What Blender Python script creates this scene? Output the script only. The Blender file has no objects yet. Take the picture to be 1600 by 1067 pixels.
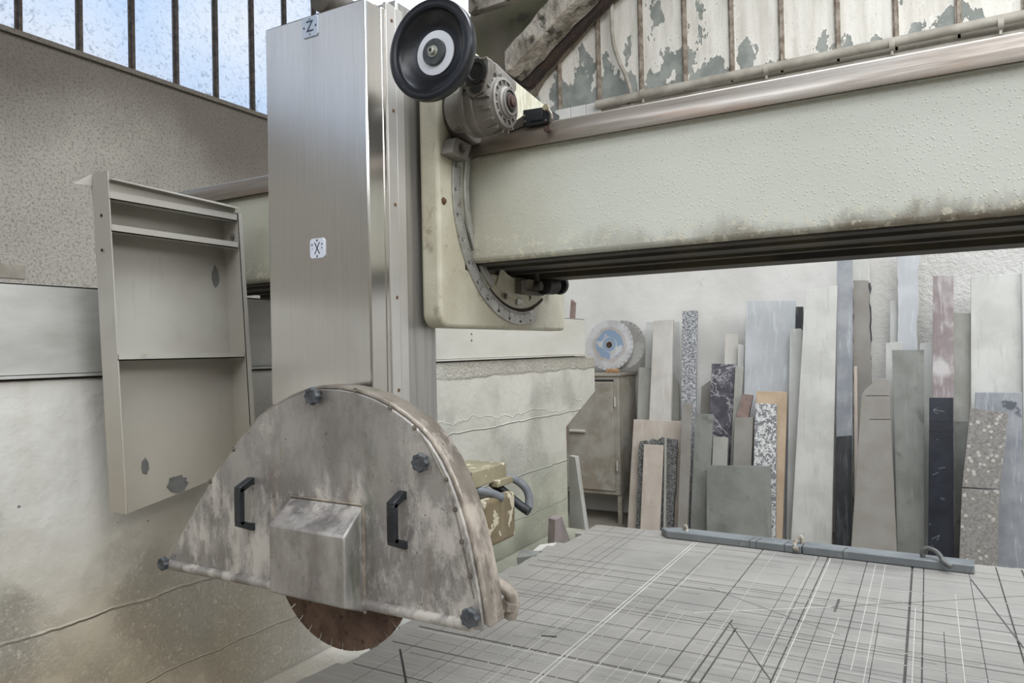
import bpy, bmesh, math, random
from mathutils import Vector, Matrix
random.seed(7)
PI = math.pi
SC = bpy.context.scene
COL = SC.collection

# ------------------------------------------------------------------ camera
F, CX, CY = 1154.0, 800.0, 533.5
_Y = Vector((1450 - CX, CY - 533.0, -F)).normalized()
_X = -Vector((-1250 - CX, CY - 590.0, -F)).normalized()
_X = (_X - _Y * _X.dot(_Y)).normalized()
_Z = _X.cross(_Y)
ROT = Matrix((_X, _Y, _Z))            # world = ROT @ camera
EYE = Vector((0, 0, 1.65))
cam = bpy.data.cameras.new('camera')
cam.sensor_width = 36; cam.lens = F / 1600 * 36; cam.clip_end = 200; cam.clip_start = .02
camo = bpy.data.objects.new('camera', cam); COL.objects.link(camo)
camo.matrix_world = Matrix.Translation(EYE) @ ROT.to_4x4()
SC.camera = camo

# ------------------------------------------------------------------ view, world and light
SC.view_settings.view_transform = 'Standard'
SC.view_settings.look = 'None'
SC.view_settings.gamma = 1
SC.view_settings.use_curve_mapping = False
SC.view_settings.exposure = -0.14
SC.cycles.use_denoising = True
SC.cycles.max_bounces = 8
SC.cycles.sample_clamp_indirect = 6

world = bpy.data.worlds.new('sky'); SC.world = world; world.use_nodes = True
wt = world.node_tree; wn = wt.nodes; wn.clear()
tc = wn.new('ShaderNodeTexCoord')
wno = wn.new('ShaderNodeTexNoise'); wno.inputs['Scale'].default_value = 1.7; wno.inputs['Detail'].default_value = 5
wcr = wn.new('ShaderNodeValToRGB')
wcr.color_ramp.elements[0].position = .40; wcr.color_ramp.elements[0].color = (.42, .66, 1.0, 1)
wcr.color_ramp.elements[1].position = .55; wcr.color_ramp.elements[1].color = (.98, .98, 1.0, 1)
wbg = wn.new('ShaderNodeBackground'); wbg.inputs['Strength'].default_value = 1.25
wo = wn.new('ShaderNodeOutputWorld')
wt.links.new(tc.outputs['Generated'], wno.inputs['Vector'])
wt.links.new(wno.outputs['Fac'], wcr.inputs['Fac'])
wt.links.new(wcr.outputs['Color'], wbg.inputs['Color'])
wt.links.new(wbg.outputs['Background'], wo.inputs['Surface'])

def area(name, loc, target, sx, sy, power, color):
    l = bpy.data.lights.new(name, 'AREA'); l.shape = 'RECTANGLE'; l.size = sx; l.size_y = sy
    l.energy = power; l.color = color
    o = bpy.data.objects.new(name, l); COL.objects.link(o); o.location = loc
    d = Vector(target) - Vector(loc)
    o.rotation_euler = d.to_track_quat('-Z', 'Y').to_euler()
    return o
area('skylight_over_table', (.6, 2.6, 6.35), (.6, 2.6, 0), 3.2, 5.0, 380, (.95, .98, 1.0))
area('skylight_by_door', (2.6, -2.6, 6.35), (1.4, -1.6, 0), 4.5, 3.0, 230, (.97, .99, 1.0))
area('high_windows_right', (5.8, 1.5, 5.1), (-2, 3, 1.6), 7.0, 1.8, 330, (.98, .99, 1.0))
area('high_windows_front', (0, -5.8, 5.1), (-.5, 2, 1.4), 7.0, 1.8, 130, (.98, .99, 1.0))

# ------------------------------------------------------------------ geometry helpers
def ray(px, py): return ROT @ Vector((px - CX, CY - py, -F))
def at(px, py, ax, v):
    """the point of the plane (axis ax = v) that is seen at a pixel of the photograph"""
    d = ray(px, py); return EYE + d * ((v - EYE[ax]) / d[ax])
def on_plane(px, py, p0, nrm):
    d = ray(px, py); return EYE + d * ((p0 - EYE).dot(nrm) / d.dot(nrm))

class MB:
    def __init__(s): s.v = []; s.f = []
    def add(s, vs, fs):
        b = len(s.v); s.v += [Vector(v) for v in vs]; s.f += [tuple(b + i for i in f) for f in fs]; return s
    def box(s, a, b):
        x0, y0, z0 = a; x1, y1, z1 = b
        return s.add([(x0,y0,z0),(x1,y0,z0),(x1,y1,z0),(x0,y1,z0),(x0,y0,z1),(x1,y0,z1),(x1,y1,z1),(x0,y1,z1)],
                     [(0,3,2,1),(4,5,6,7),(0,1,5,4),(1,2,6,5),(2,3,7,6),(3,0,4,7)])
    def prism(s, pts, vec):
        """polygon of 3-D points, extruded by a vector"""
        n = len(pts); vec = Vector(vec); p = [Vector(q) for q in pts]
        return s.add(p + [q + vec for q in p],
                     [tuple(range(n))[::-1], tuple(range(n, 2*n))] + [(i, (i+1) % n, n + (i+1) % n, n + i) for i in range(n)])
    def lathe(s, prof, origin, axis, seg=40, up=None):
        """prof = (radius, distance along the axis)"""
        a = Vector(axis).normalized(); o = Vector(origin)
        u = a.orthogonal().normalized() if up is None else Vector(up); w = a.cross(u)
        vs = []; fs = []
        for r, t in prof:
            for k in range(seg):
                c = 2*PI*k/seg; vs.append(o + a*t + (u*math.cos(c) + w*math.sin(c))*r)
        m = len(prof)
        for i in range(m-1):
            for k in range(seg):
                k2 = (k+1) % seg; fs.append((i*seg+k, i*seg+k2, (i+1)*seg+k2, (i+1)*seg+k))
        if prof[0][0] > 1e-6: fs.append(tuple(range(seg))[::-1])
        if prof[-1][0] > 1e-6: fs.append(tuple(range((m-1)*seg, m*seg)))
        return s.add(vs, fs)
    def tube(s, pts, r, seg=10, smooth=3):
        p = [Vector(q) for q in pts]
        for _ in range(smooth):
            if len(p) < 3: break
            q = [p[0]]
            for a, b in zip(p[:-1], p[1:]): q += [a*.75 + b*.25, a*.25 + b*.75]
            q.append(p[-1]); p = q
        vs = []; fs = []; u = None
        for i, c in enumerate(p):
            t = (p[min(i+1, len(p)-1)] - p[max(i-1, 0)]).normalized()
            if u is None: u = t.orthogonal().normalized()
            u = (u - t*u.dot(t)).normalized(); w = t.cross(u)
            for k in range(seg):
                a = 2*PI*k/seg; vs.append(c + (u*math.cos(a) + w*math.sin(a))*r)
        for i in range(len(p)-1):
            for k in range(seg):
                k2 = (k+1) % seg; fs.append((i*seg+k, i*seg+k2, (i+1)*seg+k2, (i+1)*seg+k))
        fs.append(tuple(range(seg))[::-1]); fs.append(tuple(range((len(p)-1)*seg, len(p)*seg)))
        return s.add(vs, fs)
    def bolt(s, c, axis, r=.006, h=.005):
        return s.lathe([(r*1.5, 0), (r*1.5, h*.25), (r, h*.26), (r, h), (r*.8, h*1.15)], c, axis, 6)

def obj(name, mb, m, parent=None, bevel=0, seg=2, smooth=True, angle=35, origin=None):
    me = bpy.data.meshes.new(name)
    off = parent['_o'] if parent is not None and '_o' in parent else (origin if origin is not None else (0, 0, 0))
    off = Vector(off)
    me.from_pydata([v - off for v in mb.v], [], mb.f); me.validate()
    bm = bmesh.new(); bm.from_mesh(me); bmesh.ops.recalc_face_normals(bm, faces=bm.faces[:]); bm.to_mesh(me); bm.free()
    if smooth:
        me.polygons.foreach_set('use_smooth', [True]*len(me.polygons)); me.set_sharp_from_angle(angle=math.radians(angle))
    ms = m if isinstance(m, (list, tuple)) else [m]
    for x in ms: me.materials.append(x)
    o = bpy.data.objects.new(name, me); COL.objects.link(o)
    if parent is not None: o.parent = parent
    else: o.location = off
    if parent is not None:
        o['_o'] = tuple(off)
    if bevel:
        b = o.modifiers.new('bevel', 'BEVEL'); b.width = bevel; b.segments = seg; b.limit_method = 'ANGLE'; b.angle_limit = math.radians(40)
        b.harden_normals = False
    return o
def thing(name, label, cat, loc, group=None):
    o = bpy.data.objects.new(name, None); COL.objects.link(o); o.location = loc; o['_o'] = tuple(loc)
    o.empty_display_size = .05
    o['label'] = label; o['category'] = cat
    if group: o['group'] = group
    return o
def tag(o, label, cat, group=None):
    o['label'] = label; o['category'] = cat
    if group: o['group'] = group
    return o
def struct(name, mb, m, parent=None, **k):
    o = obj(name, mb, m, parent, **k); o['kind'] = 'structure'; return o

# ------------------------------------------------------------------ materials
def lin(c):
    if isinstance(c, str): c = [int(c[i:i+2], 16) / 255 for i in (0, 2, 4)]
    return tuple((x/12.92 if x <= .04045 else ((x+.055)/1.055)**2.4) for x in c[:3]) + (1,)

class NT:
    def __init__(s, name):
        s.m = bpy.data.materials.new(name); s.m.use_nodes = True; s.t = s.m.node_tree; s.t.nodes.clear()
        s.out = s.n('ShaderNodeOutputMaterial'); s.b = s.n('ShaderNodeBsdfPrincipled')
        s.l(s.b.outputs[0], s.out.inputs[0])
        s.geo = s.n('ShaderNodeNewGeometry'); s.pos = s.geo.outputs['Position']
    def n(s, k, **p):
        x = s.t.nodes.new(k)
        for a, b in p.items(): setattr(x, a, b)
        return x
    def l(s, a, b): s.t.links.new(a, b)
    def put(s, sock, v):
        if hasattr(v, 'node'): s.l(v, sock)
        else: sock.default_value = v
    def mapped(s, scale=(1,1,1), loc=(0,0,0), rot=(0,0,0)):
        x = s.n('ShaderNodeMapping'); s.l(s.pos, x.inputs['Vector'])
        x.inputs['Scale'].default_value = scale; x.inputs['Location'].default_value = loc; x.inputs['Rotation'].default_value = rot
        return x.outputs[0]
    def noise(s, scale, detail=4, rough=.55, vec=None, dist=0):
        x = s.n('ShaderNodeTexNoise'); s.l(vec or s.pos, x.inputs['Vector'])
        x.inputs['Scale'].default_value = scale; x.inputs['Detail'].default_value = detail
        x.inputs['Roughness'].default_value = rough; x.inputs['Distortion'].default_value = dist
        return x.outputs['Fac']
    def vor(s, scale, feature='F1', vec=None, out='Distance', rnd=1):
        x = s.n('ShaderNodeTexVoronoi', feature=feature); s.l(vec or s.pos, x.inputs['Vector'])
        x.inputs['Scale'].default_value = scale; x.inputs['Randomness'].default_value = rnd
        return x.outputs[out]
    def ramp(s, f, a, b, lo=0., hi=1.):
        x = s.n('ShaderNodeMapRange', interpolation_type='SMOOTHSTEP'); s.put(x.inputs[0], f)
        for i, v in zip((1, 2, 3, 4), (a, b, lo, hi)): x.inputs[i].default_value = v
        return x.outputs[0]
    def math(s, op, a, b=0., c=None):
        x = s.n('ShaderNodeMath', operation=op); s.put(x.inputs[0], a); s.put(x.inputs[1], b)
        if c is not None: s.put(x.inputs[2], c)
        return x.outputs[0]
    def mix(s, f, a, b, mode='MIX'):
        x = s.n('ShaderNodeMix', data_type='RGBA', blend_type=mode); s.put(x.inputs[0], f)
        s.put(x.inputs[6], lin(a) if isinstance(a, (str, tuple)) else a)
        s.put(x.inputs[7], lin(b) if isinstance(b, (str, tuple)) else b); return x.outputs[2]
    def xyz(s):
        x = s.n('ShaderNodeSeparateXYZ'); s.l(s.pos, x.inputs[0]); return x.outputs
    def bump(s, h, strength=.5, dist=.01, prev=None):
        x = s.n('ShaderNodeBump'); s.put(x.inputs['Height'], h); x.inputs['Strength'].default_value = strength
        x.inputs['Distance'].default_value = dist
        if prev is not None: s.l(prev, x.inputs['Normal'])
        return x.outputs[0]
    def fin(s, col, rough=.7, metal=0., nrm=None, spec=None):
        s.put(s.b.inputs['Base Color'], lin(col) if isinstance(col, (str, tuple)) else col)
        s.put(s.b.inputs['Roughness'], rough); s.put(s.b.inputs['Metallic'], metal)
        if nrm is not None: s.l(nrm, s.b.inputs['Normal'])
        if spec is not None: s.b.inputs['Specular IOR Level'].default_value = spec
        return s.m

def simple(name, c1, c2=None, scale=8, rough=.7, metal=0., bs=60, bd=.002, bstr=.4, streak=None, spots=None, sthr=(.6, .7), ss=40):
    t = NT(name); c2 = c2 or c1
    col = t.mix(t.ramp(t.noise(scale, 6), .35, .65), c1, c2)
    if streak:
        col = t.mix(t.ramp(t.noise(1, 6, .6, t.mapped((30, 30, 2.5))), .52, .75, 0, .7), col, streak)
    if spots:
        col = t.mix(t.ramp(t.noise(ss, 3), *sthr), col, spots)
    return t.fin(col, rough, metal, t.bump(t.noise(bs, 5), bstr, bd))

# rough spray plaster of the far left wall, darker and browner under the sill
def mk_plaster(name, base, low, top_tone, z0, z1):
    t = NT(name); z = t.xyz()[2]
    g = t.ramp(t.math('ADD', t.math('ADD', z, t.ramp(t.xyz()[1], 3.2, 5.4, 0, .5)), t.math('MULTIPLY', t.noise(.9, 4), 1.6)), z0, z1)
    col = t.mix(t.ramp(t.noise(.7, 5), .35, .65), base, low)
    col = t.mix(t.math('MULTIPLY', g, .85), col, top_tone)
    grain = t.noise(46, 6, .75)
    col = t.mix(t.ramp(grain, .52, .36, 0, .6), col, '6e665c')
    return t.fin(col, .95, 0, t.bump(grain, 1.0, .035, t.bump(t.noise(9, 3), .5, .04)))
M = {}
M['plaster_left'] = mk_plaster('spray_plaster', 'e6e1d6', 'd0cbc1', '857d73', 3.9, 5.1)
def mk_backwall():
    t = NT('back_wall_plaster'); x, y, z = t.xyz()
    col = t.mix(t.ramp(t.noise(1.1, 6), .35, .65), 'dedcd7', 'cbc8c3')
    col = t.mix(t.ramp(t.noise(5, 6, .7), .62, .72, 0, .5), col, '9b968f')
    right = t.ramp(x, -.6, .1)
    h = t.math('ADD', t.math('MULTIPLY', t.noise(24, 5, .7), right), t.math('MULTIPLY', t.noise(3, 4), .5))
    return t.fin(col, .92, 0, t.bump(h, .8, .03))
M['back_wall'] = mk_backwall()
def mk_concrete():
    t = NT('shuttered_concrete'); x, y, z = t.xyz()
    n1 = t.noise(2.2, 7, .6)
    col = t.mix(t.ramp(n1, .35, .65), 'c8c6bf', 'b3b0a7')
    # brown lime wash low down at the near end, green algae low down at the far end
    near = t.ramp(y, 2.4, 1.2)
    low = t.ramp(t.math('ADD', z, t.math('MULTIPLY', t.noise(2.5, 5), .5)), 1.65, 0.95)
    col = t.mix(t.math('MULTIPLY', t.math('MULTIPLY', near, low), .8), col, 'b3a283')
    far = t.ramp(y, 2.3, 3.0)
    col = t.mix(t.math('MULTIPLY', t.math('MULTIPLY', far, t.ramp(t.math('ADD', z, t.math('MULTIPLY', t.noise(3, 5), .5)), 1.45, .95)), .75), col, '848a6a')
    col = t.mix(t.math('MULTIPLY', t.math('MULTIPLY', far, t.ramp(t.math('ADD', z, t.math('MULTIPLY', t.noise(6, 5), .3)), .85, .62)), .75), col, '4c5646')
    col = t.mix(t.math('MULTIPLY', far, .55), col, 'a9a698')
    # exposed aggregate band below the ledge top
    agg = t.math('MULTIPLY', t.ramp(t.math('ADD', z, t.math('MULTIPLY', t.noise(4, 4), .06)), 1.545, 1.56), far)
    col = t.mix(t.math('MULTIPLY', agg, t.ramp(t.vor(95), .25, .5, .1, .8)), col, '8f897d')
    # air holes
    holes = t.ramp(t.vor(13), .055, .035)
    holes = t.math('MULTIPLY', holes, t.ramp(t.noise(3), .5, .55))
    col = t.mix(t.math('MULTIPLY', holes, .7), col, '5b574f')
    st = t.ramp(t.noise(1, 6, .6, t.mapped((18, 18, 1.3))), .5, .75, 0, .2)
    col = t.mix(st, col, 'a39d8f')
    # shuttering board joints: three proud lines, and scabs of spilt mortar
    wob = t.math('MULTIPLY', t.math('SUBTRACT', t.noise(7, 4), .5), .03)
    zz = t.math('ADD', z, wob); h = None
    for zc, w in ((1.27, .006), (.985, .006), (.53, .007), (.76, .003)):
        r = t.ramp(t.math('ABSOLUTE', t.math('SUBTRACT', zz, zc)), w, 0)
        h = r if h is None else t.math('MAXIMUM', h, r)
    h = t.math('MULTIPLY', h, t.math('MAXIMUM', far, t.ramp(z, 1.15, 1.05)))
    wz = t.math('ADD', z, t.math('MULTIPLY', t.math('SUBTRACT', t.noise(2.6, 5), .5), .3))
    h = t.math('MAXIMUM', h, t.math('MULTIPLY', far, t.ramp(t.math('ABSOLUTE', t.math('SUBTRACT', wz, 1.31)), .007, 0, 0, .35)))
    scab = t.math('MULTIPLY', t.ramp(t.noise(95, 8, .8), .38, .75), t.ramp(t.math('ADD', t.noise(3.2, 4, .5), t.ramp(z, 1.25, .9, 0, .16)), .46, .70))
    h = t.math('ADD', t.math('MULTIPLY', h, .55), t.math('MULTIPLY', scab, .32))
    h = t.math('SUBTRACT', h, holes)
    h = t.math('ADD', h, t.math('MULTIPLY', agg, t.math('MULTIPLY', t.noise(80, 3), .8)))
    nb = t.bump(h, .9, .012, t.bump(t.noise(14, 6), .35, .02))
    col = t.mix(t.math('MULTIPLY', scab, t.ramp(t.noise(130, 4), .5, .7, 0, .08)), col, '7d7669')
    return t.fin(col, .9, 0, nb)
M['concrete'] = mk_concrete()
def mk_tower():
    t = NT('brushed_stainless_steel'); x, y, z = t.xyz()
    scr = t.noise(1, 3, .6, t.mapped((160, 160, 3)))
    col = t.mix(t.ramp(scr, .3, .7), 'e0ddd9', 'dad7d3')
    dust = t.ramp(t.noise(1, 7, .65, t.mapped((9, 9, 2.2))), .45, .75)
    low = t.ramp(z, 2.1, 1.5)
    col = t.mix(t.math('MULTIPLY', low, .35), col, '8f887e')  # lower part toned darker in the colour, imitating the dim warm reflection
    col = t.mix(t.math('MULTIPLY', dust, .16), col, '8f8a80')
    rough = t.math('ADD', .2, t.math('MULTIPLY', dust, .12))
    return t.fin(col, rough, .97, t.bump(scr, .015, .0005))
M['stainless'] = mk_tower()
def mk_mast():
    t = NT('dull_dark_stainless'); scr = t.noise(1, 5, .6, t.mapped((60, 60, 2)))
    return t.fin(t.mix(t.ramp(scr, .35, .7), 'b3b1ad', '9c9995'), .34, .7, t.bump(scr, .02, .0005))
M['mast'] = mk_mast()
def mk_guard(name, a, b, c, g):
    t = NT(name); x, y, z = t.xyz()
    col = t.mix(t.ramp(t.noise(1, 7, .65, t.mapped((9, 9, 5), rot=(0, .15, 0))), .35, .65), a, b)
    # lime crust: bright flaky blotches, mostly on the flanks
    crust = t.ramp(t.math('ADD', t.noise(1, 9, .72, t.mapped((17, 17, 8), loc=(3, 1, 7))), t.ramp(z, 1.40, 1.34, 0, .07)), .49, .66)
    flank = t.ramp(t.math('ABSOLUTE', t.math('SUBTRACT', x, -1.06)), .1, .26, .25, 1.)
    hi = t.ramp(t.math('ADD', z, t.math('MULTIPLY', t.noise(9, 5), .12)), 1.52, 1.43)
    crust = t.math('MULTIPLY', t.math('MULTIPLY', crust, t.ramp(y, 1.10, 1.148, .3, 1)), t.math('MAXIMUM', flank, hi))
    col = t.mix(t.math('MULTIPLY', crust, .75), col, c)
    rust = t.ramp(t.noise(1, 6, .6, t.mapped((30, 30, 2.4), loc=(1, 5, 2))), .6, .75)
    col = t.mix(t.math('MULTIPLY', rust, .35), col, '8a6f55')
    fleck = t.ramp(t.noise(70, 4, .6), .66, .70)
    col = t.mix(t.math('MULTIPLY', fleck, .55), col, '4e463e')
    gr = t.math('MULTIPLY', t.ramp(t.noise(1, 5, .6, t.mapped((12, 12, 5))), .45, .7), t.ramp(t.math('ABSOLUTE', t.math('SUBTRACT', x, -.985)), .05, .0))
    col = t.mix(t.math('MULTIPLY', gr, .8), col, g)
    rough = t.math('ADD', .38, t.math('MULTIPLY', crust, .35))
    return t.fin(col, rough, t.math('SUBTRACT', .55, t.math('MULTIPLY', crust, .45)), t.bump(t.math('ADD', crust, t.math('MULTIPLY', t.noise(50, 5), .3)), .45, .004))
M['guard'] = mk_guard('limescaled_steel', 'a39f9b', '837e7b', 'c3bcb2', '5b6650')
M['guard_rim'] = mk_guard('limescaled_steel_rim', '9b9287', '7d746a', 'b7ab9d', '5f6b4e')
def mk_beam():
    t = NT('cream_lacquer'); x, y, z = t.xyz()
    col = t.mix(t.ramp(t.noise(1.3, 4), .35, .65), 'd2d4ca', 'c9cbc0')
    left = t.math('MULTIPLY', t.ramp(t.math('ADD', x, t.math('MULTIPLY', t.noise(6, 5), .3)), -.45, -.85), t.ramp(z, 2.3, 1.9, .5, 1.))
    col = t.mix(t.math('MULTIPLY', left, .75), col, 'a8a490')
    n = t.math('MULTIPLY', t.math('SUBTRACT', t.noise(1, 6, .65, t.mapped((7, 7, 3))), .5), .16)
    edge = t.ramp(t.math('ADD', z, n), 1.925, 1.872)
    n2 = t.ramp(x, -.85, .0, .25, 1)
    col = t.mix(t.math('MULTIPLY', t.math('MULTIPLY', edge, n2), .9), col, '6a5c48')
    fl = t.math('MULTIPLY', t.ramp(t.noise(60, 3), .56, .62), t.ramp(z, 1.97, 1.88))
    col = t.mix(t.math('MULTIPLY', fl, .5), col, 'd8d2bb')
    sp = t.ramp(t.vor(75), .14, .08)
    sp = t.math('MULTIPLY', sp, t.ramp(t.noise(9, 2), .5, .55))
    drop = t.ramp(t.vor(120), .32, .06)
    return t.fin(col, .5, 0, t.bump(t.math('ADD', drop, t.math('MULTIPLY', t.noise(120, 3), .5)), .42, .0022))
M['beam'] = mk_beam()
def mk_cream():
    t = NT('cream_hammer_lacquer'); x, y, z = t.xyz()
    col = t.mix(t.ramp(t.noise(7, 6), .35, .65), 'c5c1ae', 'b3ad98')
    col = t.mix(t.ramp(t.noise(22, 5, .7), .56, .7, 0, .6), col, '857b68')
    return t.fin(col, .5, 0, t.bump(t.noise(170, 4), .5, .0015))
M['cream'] = mk_cream()
def mk_cream2():
    t = NT('crazed_cream_lacquer')
    cr = t.noise(1, 4, .5, t.mapped((40, 160, 25), rot=(.35, 0, 0)))
    col = t.mix(t.ramp(cr, .42, .56), 'aea994', 'c6c2b0')
    return t.fin(col, .55, 0, t.bump(cr, .4, .002))
M['cream_crazed'] = mk_cream2()
def mk_rail():
    t = NT('ground_steel_rail'); x = t.xyz()[0]
    a = t.noise(1, 6, .6, t.mapped((2.5, 30, 60)))
    col = t.mix(t.ramp(a, .35, .65), 'b9b1a8', '8f867c')
    col = t.mix(t.ramp(t.noise(1, 5, .6, t.mapped((3, 20, 20), loc=(4, 0, 0))), .5, .65, 0, .6), col, 'b39c8c')
    col = t.mix(t.ramp(x, -.55, -.85, 0, .6), col, '7d7468')
    return t.fin(col, t.ramp(a, .3, .7, .28, .5), .75, t.bump(t.noise(60, 4), .15, .001))
M['rail'] = mk_rail()
def mk_table():
    t = NT('scored_slate_table'); x, y, z = t.xyz()
    col = t.mix(t.ramp(t.noise(2.2, 7, .6), .35, .65), '98948e', '84817c')
    a = t.noise(1, 5, .6, t.mapped((3, 90, 1)))
    col = t.mix(t.ramp(a, .5, .75, 0, .35), col, 'c9c7c2')
    edge = t.ramp(x, -1.0, -1.35)
    col = t.mix(t.math('MULTIPLY', edge, .3), col, '8d877e')
    rough = t.ramp(t.noise(3, 5), .3, .7, .36, .6)
    return t.fin(col, rough, 0, t.bump(t.noise(40, 5), .25, .002))
M['table'] = mk_table()
M['groove'] = simple('groove_dust', '5d5b56', '4a4844', 12, .9)
M['groove_light'] = simple('pale_groove_dust', 'd9d6ce', 'c9c6be', 12, .9)
M['table_side'] = simple('table_edge_concrete', 'a5a296', '8c897e', 9, .9, bs=40, bd=.008)
def mk_peel():
    t = NT('peeling_white_paint'); x, y, z = t.xyz()
    v = t.mapped((3.2, 1, 1.5))
    a = t.noise(1.6, 8, .62, v)
    lowz = t.ramp(z, 4.62, 4.12, 0, .17)
    lx = t.ramp(x, -.9, -1.9, -.075, .0)
    a = t.math('ADD', t.math('ADD', a, lowz), lx)
    p = t.ramp(a, .575, .585)
    paint = t.mix(t.ramp(t.noise(1, 5, .6, t.mapped((9, 9, 1.2))), .35, .7), 'd9d5cc', 'c2bdb2')
    paint = t.mix(t.ramp(a, .53, .575, 0, .3), paint, 'efece4')
    und = t.mix(t.ramp(t.noise(5, 4), .4, .6), '7c807a', '92958f')
    fl = t.ramp(t.noise(30, 4, .6, v), .63, .66)
    col = t.mix(p, paint, und)
    col = t.mix(t.math('MULTIPLY', fl, .5), col, '6f6c66')
    return t.fin(col, .75, 0, t.bump(t.math('SUBTRACT', 1., p), .9, .01))
M['peel'] = mk_peel()
M['rusty_mullion'] = simple('rusty_painted_steel', '9d9386', '6f6154', 14, .8, bs=50)
M['dark_mullion'] = simple('dark_sooty_steel', '3b3531', '5a5149', 20, .8, bs=70, bd=.006)
M['brace'] = simple('rough_cast_concrete', 'b0a89c', '7a7265', 3.5, .95, bs=9, bd=.06, bstr=.9, spots='4f4a40', sthr=(.56, .68), ss=7)
M['gable'] = simple('mossy_dark_concrete', '776e60', '67644e', 1.6, .95, bs=7, bd=.05, bstr=.8, spots='4f4a3e', sthr=(.58, .68), ss=3)
M['rust'] = simple('rusted_iron', '3b2a22', '2a2622', 7, .85, bs=20, bd=.02, bstr=.8)
M['grime_shade'] = simple('oily_grime_with_shade', '2b2723', '46402f', 5, .6, bs=30, bd=.003)  # grime, its colour darkened further to carry the beam underside's shade
M['pipe'] = simple('dusty_painted_pipe', 'a9a398', '8f897d', 5, .7)
M['white_tile'] = simple('white_sill_tile', 'dcdad4', 'cccac4', 4, .4)
M['galv'] = NT('dusty_galvanised_sheet'); t = M['galv']; _x, _y, _z = t.xyz()
_n = t.noise(1, 6, .6, t.mapped((3, 3, 9)))
_c = t.mix(t.ramp(_n, .35, .68), 'b9b8b3', 'a3a19b')
_c = t.mix(t.ramp(t.math('MULTIPLY', t.ramp(_y, 2, 3.2), t.ramp(_n, .3, .7, .6, 1)), 0, 1, 0, .5), _c, 'c6c1b1')
M['galv'] = t.fin(_c, .55, .15, t.bump(t.noise(60, 4), .12, .001))
def mk_tray():
    t = NT('dusty_grey_sheet_metal'); x, y, z = t.xyz()
    col = t.mix(t.ramp(t.noise(3, 6), .35, .65), 'b0ada5', 'a19d94')
    col = t.mix(t.math('MULTIPLY', t.ramp(z, 1.75, 1.3), .55), col, 'a59a88')
    col = t.mix(t.ramp(t.noise(1, 6, .6, t.mapped((20, 20, 3))), .6, .75, 0, .4), col, '8a8579')
    return t.fin(col, .7, .1, t.bump(t.noise(50, 4), .15, .001))
M['tray'] = mk_tray()
M['chip'] = simple('bare_dark_primer', '6b6a67', '5c5b58', 30, .8)
M['black_plastic'] = simple('black_moulded_plastic', '17191c', '24272b', 30, .38, bs=150, bd=.0006, spots='3a3c3e', sthr=(.66, .74))
M['handwheel'] = simple('black_phenolic', '101217', '1a1c22', 12, .3, bs=120, bd=.0006, spots='33363d', sthr=(.66, .72), ss=60)
M['knob'] = simple('dusty_black_knob', '3a3d40', '4d5052', 60, .6)
M['white_ring'] = simple('white_satin_disc', 'dfe2e8', 'd2d6dd', 10, .5, bd=.0003)
M['bolt'] = simple('oiled_steel', '8d867b', '6c655b', 50, .4, .7)
M['strip'] = simple('pale_anodised_strip', 'c8c5c0', 'bab6b0', 3, .36, .55, bd=.0004)
M['zinc'] = simple('zinc_plated_steel', 'b9bab0', '9fa096', 60, .4, .6)
M['rust_bolt'] = simple('rusty_bolt', '5c4636', '7a5f49', 80, .7, .3)
M['gear'] = simple('dusty_cast_aluminium', '8e8a84', '6f6a63', 9, .55, .35, bs=130, bd=.0012, spots='5a544b', sthr=(.6, .7), ss=22)
M['gear_dark'] = simple('dark_greasy_casting', '5d5852', '48433d', 14, .6, .3, bs=90, bd=.002)
M['black_rubber'] = simple('black_rubber_seal', '151514', '22201e', 40, .6)
M['beige_plastic'] = simple('ivory_plastic_sleeve', 'b9b2a4', 'a39c8f', 30, .5)
M['brown'] = simple('brown_rusty_washer', '57413a', '3d302c', 50, .6, .3)
M['scale'] = simple('engraved_aluminium_scale', 'b7b6b1', 'a09e98', 30, .42, .5, bs=120, bd=.0004, spots='7d766b', sthr=(.6, .72), ss=55)
M['ink'] = simple('black_ink', '1b1c1f', None, 10, .6)
M['label_plate'] = simple('white_label_plate', 'd5dae6', 'cdd3e0', 30, .4, bd=.0003)
M['label_blue'] = simple('pale_blue_label_plate', 'b5c0cf', 'aab6c6', 30, .4, bd=.0003)
M['label_grey_blue'] = simple('blue_black_ink', '39414f', None, 10, .6)
def mk_blade():
    t = NT('rusty_saw_blade')
    col = t.mix(t.ramp(t.noise(18, 7, .7), .35, .65), '4c3a32', '6a5547')
    col = t.mix(t.ramp(t.noise(60, 5), .58, .66, 0, .7), col, '2e2420')
    return t.fin(col, .55, .45, t.bump(t.noise(150, 4), .3, .001))
M['blade'] = mk_blade()
M['blade_rim'] = simple('diamond_segment_steel', '6d655b', '4b443c', 40, .5, .5)
M['tan'] = simple('tan_machine_paint', '76694f', '685c45', 12, .45, spots='bdb59e', sthr=(.57, .6), ss=32, streak='968b74')
M['olive'] = simple('olive_cream_paint', '978f74', '857d66', 12, .5, spots='d8d1b4', sthr=(.6, .64), ss=40)
M['hose'] = simple('grey_ribbed_hose', '77797c', '626569', 30, .5)
M['hose_dark'] = simple('black_hose', '2b2d30', '1f2123', 30, .5)
def mk_cab():
    t = NT('grimy_painted_cabinet'); x, y, z = t.xyz()
    col = t.mix(t.ramp(t.noise(3, 7, .65), .35, .65), 'a39e93', '8a8478')
    col = t.mix(t.ramp(t.math('ADD', t.noise(5, 7, .7), t.ramp(z, .9, .2, 0, .12)), .52, .66, 0, .7), col, '857a69')
    return t.fin(col, .65, .1, t.bump(t.noise(30, 4), .2, .003))
M['cabinet'] = mk_cab()
M['floor'] = simple('dusty_concrete_floor', '857e72', '6f685d', 1.5, .95, bs=20, bd=.01)
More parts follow.
